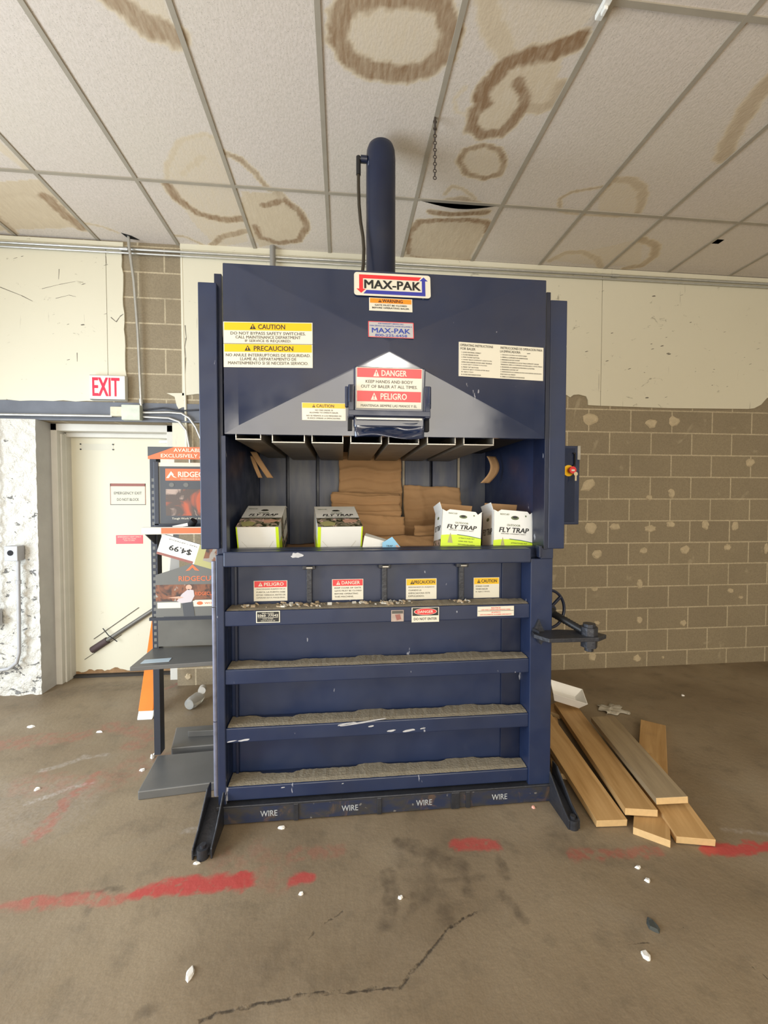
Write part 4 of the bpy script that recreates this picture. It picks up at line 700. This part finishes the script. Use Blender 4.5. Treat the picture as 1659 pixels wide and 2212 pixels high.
def carton_art(b,O,U_,V_,W,H):
    b.prints(O,U_,V_,W,H,[('r',0,.62,1,1.0,PHOTO,1),('r',0,.60,1,.63,INK,2),('t','OUTDOOR',.5,.36,.26,.05,OLIVE,2),('t','FLY TRAP',.52,.46,.72,.10,INK,2,.03,.25),('t','DISPOSABLE. CONVENIENTLY READY.',.5,.56,.6,.03,OLIVE,2),('e',.5,.24,.10,.035,OLIVE,2),
      ('p',[(.40,.25),(.45,.20),(.55,.20),(.60,.25),(.5,.28)],INK,3),('p',[(.05,.80),(.25,.75),(.42,.82),(.38,.95),(.15,.98)],MUST,2),('p',[(.58,.70),(.78,.67),(.95,.72),(.85,.82),(.62,.84)],SKIN,3),('t','RESCUE!',.18,.16,.22,.04,OLIVE,2)])
def lying(name,cx,y0,z0,w,h,L,tilt,rz,label,limeR):
    M=Matrix.Translation((cx,y0,z0))@Matrix.Rotation(rz,4,'Z')@Matrix.Rotation(tilt,4,'X')
    t=thing(name,label,'carton',group='printed trap cartons')
    b=MB(); b.box(-w/2,w/2,0,L,0,h,WPAPER,M=M)
    R3=M.to_3x3(); U_=R3@Vector((1,0,0)); Yv=R3@Vector((0,1,0)); Zv=R3@Vector((0,0,1))
    carton_art(b,M@Vector((-w/2,L,h)),U_,-Yv,w,L)
    b.prints(M@Vector((-w/2,0,h)),U_,-Zv,w,h,[('r',(.93 if limeR else 0),0,(1 if limeR else .07),1,LIME,1),('r',(.0 if limeR else .97),0,(.03 if limeR else 1.0),1,LIME,1)])
    sd=[('r',0,.45,.30,1,LIME,1),('r',.30,.0,1,1,PHOTO,1),('r',.55,0,1,.8,WPAPER,2),('t','FLY TRAP',.76,.4,.36,.16,INK,3,.02,.2)]
    b.prints(M@Vector((w/2,0,h)),Yv,-Zv,L,h,sd); b.prints(M@Vector((-w/2,L,h)),-Yv,-Zv,L,h,[('r',.55,.5,1,1,LIME,1),('r',0,0,.55,1,WPAPER,2)])
    c=b; LN=mat('crease_line',(.62,.60,.52),.7)
    c.prints(M@Vector((-w/2,0,h)),U_,-Zv,w,h,[('p',[(.10,.40),(.32,.70),(.33,.70),(.115,.40)],LN,2),('p',[(.85,.40),(.68,.70),(.69,.70),(.865,.40)],LN,2),('p',[(.32,.70),(.22,.96),(.23,.96),(.33,.70)],LN,2),('p',[(.69,.70),(.75,.96),(.76,.96),(.70,.70)],LN,2)]); b.build('carton_body',t)
    f=MB(); f.box(-w/2,w/2,L,L+.05,h-.004,h,WPAPER,M=M@Matrix.Translation((0,L,h))@Matrix.Rotation(-.5,4,'X')@Matrix.Translation((0,-L,-h))); f.build('rear_flap',t)
    setloc(t,(cx,y0,z0)); return t
lying('printed_carton',-.422,2.215,1.240,.208,.195,.31,.33,.0,'white printed FLY TRAP carton lying on its side, leftmost in the baler',True)
lying('printed_carton',-.015,2.215,1.238,.230,.195,.31,.32,.12,'white printed FLY TRAP carton lying on its side, second from the left in the baler',False)
def openbox(cx,y0,z0,w,h,L,lean,roll_,rz,label):
    M=Matrix.Translation((cx,y0,z0))@Matrix.Rotation(rz,4,'Z')@Matrix.Rotation(roll_,4,'Y')@Matrix.Rotation(lean,4,'X'); R3=M.to_3x3()
    t=thing('printed_carton',label,'carton',group='printed trap cartons'); b=MB(); q=.003
    U_=R3@Vector((1,0,0)); Yv=R3@Vector((0,1,0)); Zv=R3@Vector((0,0,1))
    nf=[(-w/2,0),(w/2,0),(w/2,h),(w/2-.022,h-.018),(w/2-.035,h-.004),(-w/2+.04,h),(-w/2+.022,h-.012),(-w/2,h-.002)]
    b.prism([(x,z) for x,z in nf],'y',0,q,WPAPER,M=M)
    b.box(-w/2,-w/2+q,0,L,0,h-.004,WPAPER,M=M).box(w/2-q,w/2,0,L,0,h-.004,KRAFT,M=M).box(-w/2,w/2,L-q,L,0,h+.02,KRAFT,M=M).box(-w/2,w/2,0,L,0,q,KRAFT,M=M)
    b.box(-w/2+q,-w/2+2*q,q,L-q,q,h-.006,KRAFT,M=M).box(-w/2+q,w/2-q,q,2*q,q,h-.03,KRAFT,M=M)
    b.prints(M@Vector((-w/2,0,h)),U_,-Zv,w,h,[('t','RESCUE!',.27,.10,.22,.035,OLIVE,1,.02),('e',.53,.17,.10,.045,OLIVE,1),('e',.53,.155,.06,.03,INK,2),('e',.80,.12,.02,.02,OLIVE,1),('t','OUTDOOR',.50,.335,.33,.045,OLIVE,1,.02),('t','FLY TRAP',.51,.44,.74,.105,INK,1,.035,.2),
       ('t','DISPOSABLE. CONVENIENTLY READY.',.5,.525,.62,.022,GINK,1,.02),('p',[(0,.68),(.15,.655),(.4,.64),(.7,.66),(1,.70),(1,1.0),(0,1.0)],LIME,1),('p',[(.4,.628),(.7,.648),(1,.69),(1,.705),(.7,.665),(.4,.645)],mat('green_print',(.04,.13,.07),.5),2),
       ('p',[(.17,.86),(.20,.70),(.23,.60),(.26,.70),(.30,.86)],MUST,2),('t','ATTRACTS FLIES FAST',.64,.72,.40,.028,INK,2),('t','LURES AND TRAPS',.62,.80,.36,.028,INK,2),('t','DISPOSABLE BAG INSIDE',.64,.88,.42,.028,INK,2)])
    b.prints(M@Vector((-w/2,L,h)),-Yv,-Zv,L,h,[('t','FLY TRAP',.5,.48,.75,.14,INK,1,.035),('e',.5,.2,.12,.04,OLIVE,1),('r',0,.78,1,1,PHOTO,1)])
    b.build('carton_body',t)
    f=MB().box(-w/2+.005,w/2-.005,-.045,0,-.001,.001,KRAFT,M=M@Matrix.Translation((0,L,h+.018))@Matrix.Rotation(-1.1,4,'X')); f.build('back_flap',t)
    f=MB().box(-.001,.001,.01,L-.01,0,.045,WPAPER,M=M@Matrix.Translation((-w/2,0,h-.006))@Matrix.Rotation(-.35,4,'Y')); f.build('side_flap',t)
    setloc(t,(cx,y0,z0)); return t
openbox(.622,2.17,1.300,.215,.208,.21,-.16,.085,-.05,'open white FLY TRAP carton standing in the baler, left of the two upright ones')
openbox(.905,2.155,1.262,.218,.245,.21,-.14,.06,-.05,'open white FLY TRAP carton standing in the baler at the far right')
wc=thing('folded_leaflet','folded white card at the front centre of the chamber','card')
MB().add([(.10,2.15,1.30),(.115,2.17,1.375),(.22,2.18,1.345),(.25,2.16,1.30),(.10,2.155,1.298),(.25,2.165,1.298)],[[0,3,2,1],[0,4,5,3]],WPAPER).build('card_sheet',wc); MB().add([(.115,2.17,1.375),(.22,2.18,1.345),(.235,2.22,1.35),(.125,2.22,1.385)],[[0,1,2,3]],WPAPER).build('card_fold',wc); setloc(wc,(.17,2.16,1.3))
bc=MB().prism([(0,0),(.11,0),(.05,.075),(0,.045)],'y',0,.004,LBLUE); bc.prints((0,0,.075),(1,0,0),(0,0,-1),.11,.075,[('t','TRAP',.33,.62,.3,.1,INK,1,.02),('p',[(.7,.55),(.9,.85),(.75,.85),(.6,.6)],SKIN,1)])
o=bc.build('printed_card'); o.location=(.205,2.14,1.296); tag(o,'pale blue printed card in front of the folded white card','card')
# ================= DISPLAY RACK =================
Rk=thing('display_rack','grey steel merchandise rack with orange signs standing left of the baler','rack')
for x in (-1.108,-.66):
    b=MB().box(x,x+.036,2.57,2.63,.05,1.80,RACKD)
    for i in range(30): b.box(x+.010,x+.026,2.5685,2.571,.62+i*.036,.64+i*.036,MGREY)
    b.build('upright',Rk,bevel=.003)
def rprism(b,pts,z0,z1,mt): return b.prism(pts,'z',z0,z1,mt)
rprism(MB(),[(-1.058,2.255),(-.62,2.30),(-.62,2.60),(-1.09,2.57)],.0,.048,RACK).build('base_deck',Rk,bevel=.006)
rprism(MB(),[(-1.04,2.64),(-.62,2.66),(-.62,2.90),(-1.10,2.88)],.0,.048,RACK).build('rear_base_deck',Rk,bevel=.006)
MB().box(-.98,-.62,2.75,2.77,.048,.085,RACK).build('deck_rail',Rk,bevel=.003)
sh=rprism(MB(),[(-1.103,2.29),(-.64,2.335),(-.64,2.60),(-1.11,2.60)],.665,.688,RACK).build('shelf',Rk,bevel=.003)
rprism(MB(),[(-1.07,2.335),(-.93,2.35),(-.935,2.40),(-1.07,2.385)],.688,.690,mat('pale_blue_strip',(.45,.55,.62),.5)).build('sticky_strip',sh)
sh=MB().box(-1.07,-.64,2.40,2.60,1.380,1.400,RACK).build('shelf',Rk,bevel=.003)
MB().box(-1.075,-.64,2.386,2.40,1.372,1.412,GALV).prints((-1.075,2.386,1.412),(1,0,0),(0,0,-1),.435,.04,[('r',.0,.15,.23,.85,WPAPER,1),('r',.23,.12,1,.88,ORACK,1)]).build('price_strip',sh,label='orange and white price strip')
MB().prism([(2.42,1.38),(2.57,1.38),(2.57,1.30)],'x',-1.085,-1.078,RACKD).build('shelf_bracket',sh)
hd=MB().box(-1.052,-.62,2.42,2.426,1.782,1.849,ORACK).prints((-1.052,2.42,1.849),(1,0,0),(0,0,-1),.432,.067,[('p',[(0,0),(0,.78),(.18,.35),(.32,0)],GREYP,1),('t','AVAILABLE',.50,.26,.37,.28,CREAM,2,.02),('t','EXCLUSIVELY AT',.44,.72,.56,.28,CREAM,2,.02)]).build('header_sign',Rk,label='orange and dark grey header sign')
ps=MB().box(-1.03,-.62,2.50,2.51,1.42,1.77,MGREY).prints((-1.03,2.50,1.77),(1,0,0),(0,0,-1),.41,.35,[('r',0,0,1,.06,WHITE,1),('r',0.02,.07,1,.98,GREYP,1),('r',.09,.10,1,.29,ORACK,2),('p',[(.10,.25),(.165,.14),(.20,.19),(.195,.21),(.245,.25),(.195,.235),(.165,.195),(.135,.25)],CREAM,3),
   ('t','RIDGECUT',.49,.19,.46,.085,CREAM,3,.03),('t','WORKWEAR BUILT TOUGH',.49,.265,.4,.02,CREAM,3),('e',.17,.36,.035,.035,MGREY,3),('e',.36,.36,.035,.035,MGREY,3),('r',.09,.43,1,.86,OPHOTO,2),('t','Tough Work Wear At Prices You Like',.50,.91,.66,.04,WHITE,2)]).build('poster_panel',Rk,label='poster with an orange heading above a work photo')
MB().box(-1.055,-1.03,2.495,2.515,1.415,1.775,RACKD).box(-1.055,-.62,2.495,2.515,1.405,1.425,RACKD).build('poster_frame',ps,bevel=.002)
MB().add([(-.95,2.47,1.412),(-.86,2.45,1.43),(-.85,2.43,1.415),(-.93,2.44,1.402)],[[0,1,2,3]],WPAPER).cyl((-.84,2.45,1.42),(-.82,2.44,1.445),.02,BLK,10).build('tag_scraps',Rk)
lw_=MB().prism([(-1.035,.90),(-.62,.90),(-.62,1.215),(-.70,1.23),(-.80,1.215),(-1.035,1.14)],'y',2.45,2.456,MGREY)
lw_.prints((-1.035,2.45,1.23),(1,0,0),(0,0,-1),.415,.33,[('p',[(.39,.21),(.48,.10),(.57,.21),(.51,.20),(.48,.15),(.44,.20)],ORACK,1),('t','RIDGECUT',.54,.34,.48,.085,ORACK,1,.01),('r',.0,.44,.5,.72,BPHOTO,1),('r',.5,.44,1,.70,BPHOTO,1),('t','RIDGECUT',.64,.60,.26,.06,ORACK,2,.01),
 ('p',[(.27,.72),(.34,.60),(.42,.52),(.49,.54),(.50,.64),(.46,.74),(.33,.76)],mat('pale_shirt_print',(.55,.50,.52),.6),2),('e',.43,.49,.04,.045,SKIN,2),('p',[(.15,.66),(.30,.64),(.36,.66),(.30,.68)],SKIN,3),('p',[(.34,.76),(.48,.74),(.50,.98),(.36,.98)],GREYP,3),('r',.02,.74,.32,.84,WHITE,1),('r',.48,.71,1,.82,WHITE,1),('e',.57,.765,.04,.03,ORACK,2),('t','WORK WEAR',.80,.765,.34,.03,ORACK,2),('r',.1,.98,1,1.0,GREYP,2)])
lw_.build('lower_poster',Rk,label='grey poster with an orange heading and a worker in a pale shirt')
MB().box(-1.07,-.62,2.445,2.47,.885,.902,RACKD).build('poster_rail',Rk)
MB().box(-1.072,-.64,2.56,2.60,.70,.86,mat('rack_back_panel',(.12,.115,.10),.6,var=.3)).build('back_panel',Rk)
MB().add([(-1.01,2.58,1.14),(-.955,2.58,1.14),(-.955,2.58,1.37),(-.985,2.58,1.37)],[[0,1,2,3]],mat('grey_card',(.33,.32,.30),.7)).build('grey_card',Rk)
setloc(Rk,(-.86,2.55,0))
pc=MB().box(0,.40,0,.015,0,.115,WPAPER)
pc.prints((0,0,.115),(1,0,0),(0,0,-1),.40,.115,[('r',0,.88,.50,1,BR,1),('r',.52,0,1,1,MUST,1),('r',.62,0,.80,.7,BPHOTO,2),('t','$4.99',.29,.50,.30,.30,INK,2,.02,0,1),('t','TRAP CARTRIDGE',.3,.15,.4,.06,GINK,2,0,0,1)])
o=pc.build('price_card'); o.location=(-1.02,2.43,1.262); o.rotation_euler=(0,.30,0); tag(o,'upside-down white and mustard price card tilted under the upper rack shelf','card')
op=thing('orange_post','orange plastic post with a white foot leaning behind the grey rack','post')
P0,P1=Vector((-1.395,3.115,0)),Vector((-1.60,3.86,.68)); d=(P1-P0); 
def ring(p,hw_,t_): return [p+Vector((-hw_,-t_,0)),p+Vector((hw_,-t_,0)),p+Vector((hw_,t_,.02)),p+Vector((-hw_,t_,.02))]
def taper(b,pa,pb,wa,wb,mt):
    v=ring(pa,wa,.025)+ring(pb,wb,.018); b.add(v,[[0,3,2,1],[4,5,6,7],[0,1,5,4],[1,2,6,5],[2,3,7,6],[3,0,4,7]],mt)
b=MB(); taper(b,P0+d*.06,P1,.052,.035,OPOST); b.build('post_body',op,bevel=.005)
b=MB(); taper(b,P0+Vector((0,0,.0)),P0+d*.06,.054,.052,WPAPER); b.build('white_foot',op,bevel=.006)
b=MB(); q=P0+d*.40+Vector((.02,-.03,0)); b.tube([q,q+Vector((0,-.01,.03))],.018,BLACK,10); b.build('black_grip',op); setloc(op,tuple(P0))
# ================= THINGS ON THE FLOOR =================
bt=thing('clear_bottle','clear plastic bottle lying on the floor behind the rack','bottle')
b=MB(); b.tube([(-1.13,3.20,.045),(-1.12,3.23,.045),(-1.10,3.30,.045),(-1.09,3.34,.045),(-1.085,3.37,.045)],[.038,.045,.045,.034,.018],CLEAR,18); b.build('bottle_body',bt)
MB().cyl((-1.07,3.30,.10),(-1.075,3.345,.10),.028,mat('pale_cap',(.5,.47,.42),.4),16).build('bottle_cap',bt); setloc(bt,(-1.11,3.26,0))
def plank(a,bp,w,t,mt,label,name='wooden_board',twist=0,endrot=0):
    """a,b: bottom centre of near end and far end"""
    A,Bv=Vector(a),Vector(bp); d=Bv-A; L=d.length; d.normalize(); s=Vector((d.y,-d.x,0)).normalized(); n=s.cross(d)
    if twist: s=(s*math.cos(twist)+n*math.sin(twist)); n=s.cross(d)
    M=Matrix((s,d,n)).transposed().to_4x4(); M.translation=A
    b=MB().box(-w/2,w/2,0,L,0,t,mt,front=WEND); o=b.build(name,bevel=.002); o.matrix_world=M; return tag(o,label,'board','loose pine boards')
plank((1.275,1.845,.004),(1.34,2.95,.11),.150,.034,WOOD,'pine board nearest the baler, its near end square to the viewer')
plank((1.430,1.850,.040),(1.62,2.90,.035),.150,.034,WOOD,'second pine board from the baler, resting on the boards below')
plank((1.600,1.862,.078),(1.72,2.60,.09),.150,.034,WOODG,'greyer weathered board resting on top of the right side of the pile',twist=.10)
plank((1.405,1.752,0),(2.12,2.65,0),.145,.034,WOOD,'bottom board crossing diagonally with its far end sticking out to the right')
plank((1.585,1.708,.004),(1.70,2.25,.062),.165,.034,WOOD,'short looking board whose near end pokes out furthest toward the red floor line')
plank((1.215,2.20,.001),(1.46,2.80,.001),.09,.030,WOOD,'narrow lower board half hidden between the first two boards')
plank((1.50,2.86,.001),(1.75,3.02,.001),.12,.030,WOOD,'dark stub of board at the back of the pile under the white tray')
tr=thing('foam_tray','white foam tray tipped on the back end of the board pile','tray',(0,0,0))
b=MB(); WT=mat('white_foam',(.82,.80,.75),.6)
def tp(s,z): return [(-.12*s,-.08*s,z),(.12*s,-.08*s,z),(.12*s,.08*s,z),(-.12*s,.08*s,z)]
ou,iu=tp(1,.07),tp(.72,0); oi,ii=tp(.95,.07),tp(.68,.006)
b.add(ou+iu+oi+ii,[[4,5,1,0],[5,6,2,1],[6,7,3,2],[7,4,0,3],[7,6,5,4],[8,9,13,12],[9,10,14,13],[10,11,15,14],[11,8,12,15],[12,13,14,15],[0,1,9,8],[1,2,10,9],[2,3,11,10],[3,0,8,11]],WT)
o=b.build('tray_body',tr,bevel=.004); tr.location=(1.60,2.86,.12); tr.rotation_euler=(.25,.25,-.25)
def scrap(x,y,sx,sy,mt,label,cat='paper scrap',name='paper_scrap',h=.008,seed=0):
    r=random.Random(seed+int(x*100)); k=9; P=[(sx*math.cos(a*2*PI/k)*(.7+.5*r.random()),sy*math.sin(a*2*PI/k)*(.7+.5*r.random()),0) for a in range(k)]
    T=[(p[0]*.7,p[1]*.7,h*(.6+.7*r.random())) for p in P]
    b=MB().add(P+T,[[i,(i+1)%k,(i+1)%k+k,i+k] for i in range(k)]+[list(range(k,2*k)),list(range(k-1,-1,-1))],mt)
    o=b.build(name); o.location=(x,y,.0005); return tag(o,label,cat,'scraps on the floor')
WS=mat('white_scrap',(.80,.78,.74),.7)
scrap(-2.126,3.073,.028,.018,WS,'white scrap on the floor at far left in front of the white pier')
scrap(-1.639,2.399,.018,.014,WS,'white scrap on the left floor among the pale scuffs')
scrap(-1.621,2.954,.025,.006,WS,'thin white sliver on the floor left of the orange post')
scrap(1.032,1.301,.014,.024,WS,'curved white chip alone on the floor at lower right')
scrap(-.502,1.397,.014,.022,WS,'pale chip on the floor crack at the lower left')
scrap(1.245,1.626,.012,.009,WS,'upper of two white crumbs below the board pile')
scrap(1.241,1.565,.011,.012,WS,'lower of two white crumbs below the board pile')
scrap(.961,2.005,.010,.009,mat('pink_scrap',(.8,.4,.33),.6),'small pink crumb in front of the right corner of the baler base')
scrap(-1.142,2.628,.013,.013,WS,'white popcorn crumb touching the foot of the rack upright',h=.02)
scrap(-1.148,2.51,.017,.012,WS,'white crumb beside the left edge of the rack base')
scrap(2.696,3.058,.014,.012,WS,'lone white scrap far back on the right floor')
scrap(.224,1.592,.009,.007,WS,'tiny pale crumb on the dark floor stain')
scrap(-.166,1.646,.012,.006,WS,'thin pale crumb below the short red paint patch')
scrap(-.624,1.832,.014,.006,WS,'pale chip against the left baler foot')
scrap(-.29,1.995,.022,.008,WS,'flat pale chip on the floor under the first WIRE stencil')
pw=MB().sheet(16,10,lambda u,v:(1.90+.17*u+.02*math.sin(v*9),2.83+.13*v+.015*math.sin(u*11),.006+.012*abs(math.sin(u*9+v*5))*abs(math.sin(v*7))),mat('cloudy_film',(.50,.46,.38),.3),.001)
tag(pw.build('plastic_wrapper'),'cloudy crumpled plastic wrapper on the floor behind the board pile','wrapper')
scrap(1.13,1.394,.02,.03,mat('dark_scrap',(.05,.055,.05),.8),'dark lint scrap on the floor at the right',cat='lint',name='lint_scrap')
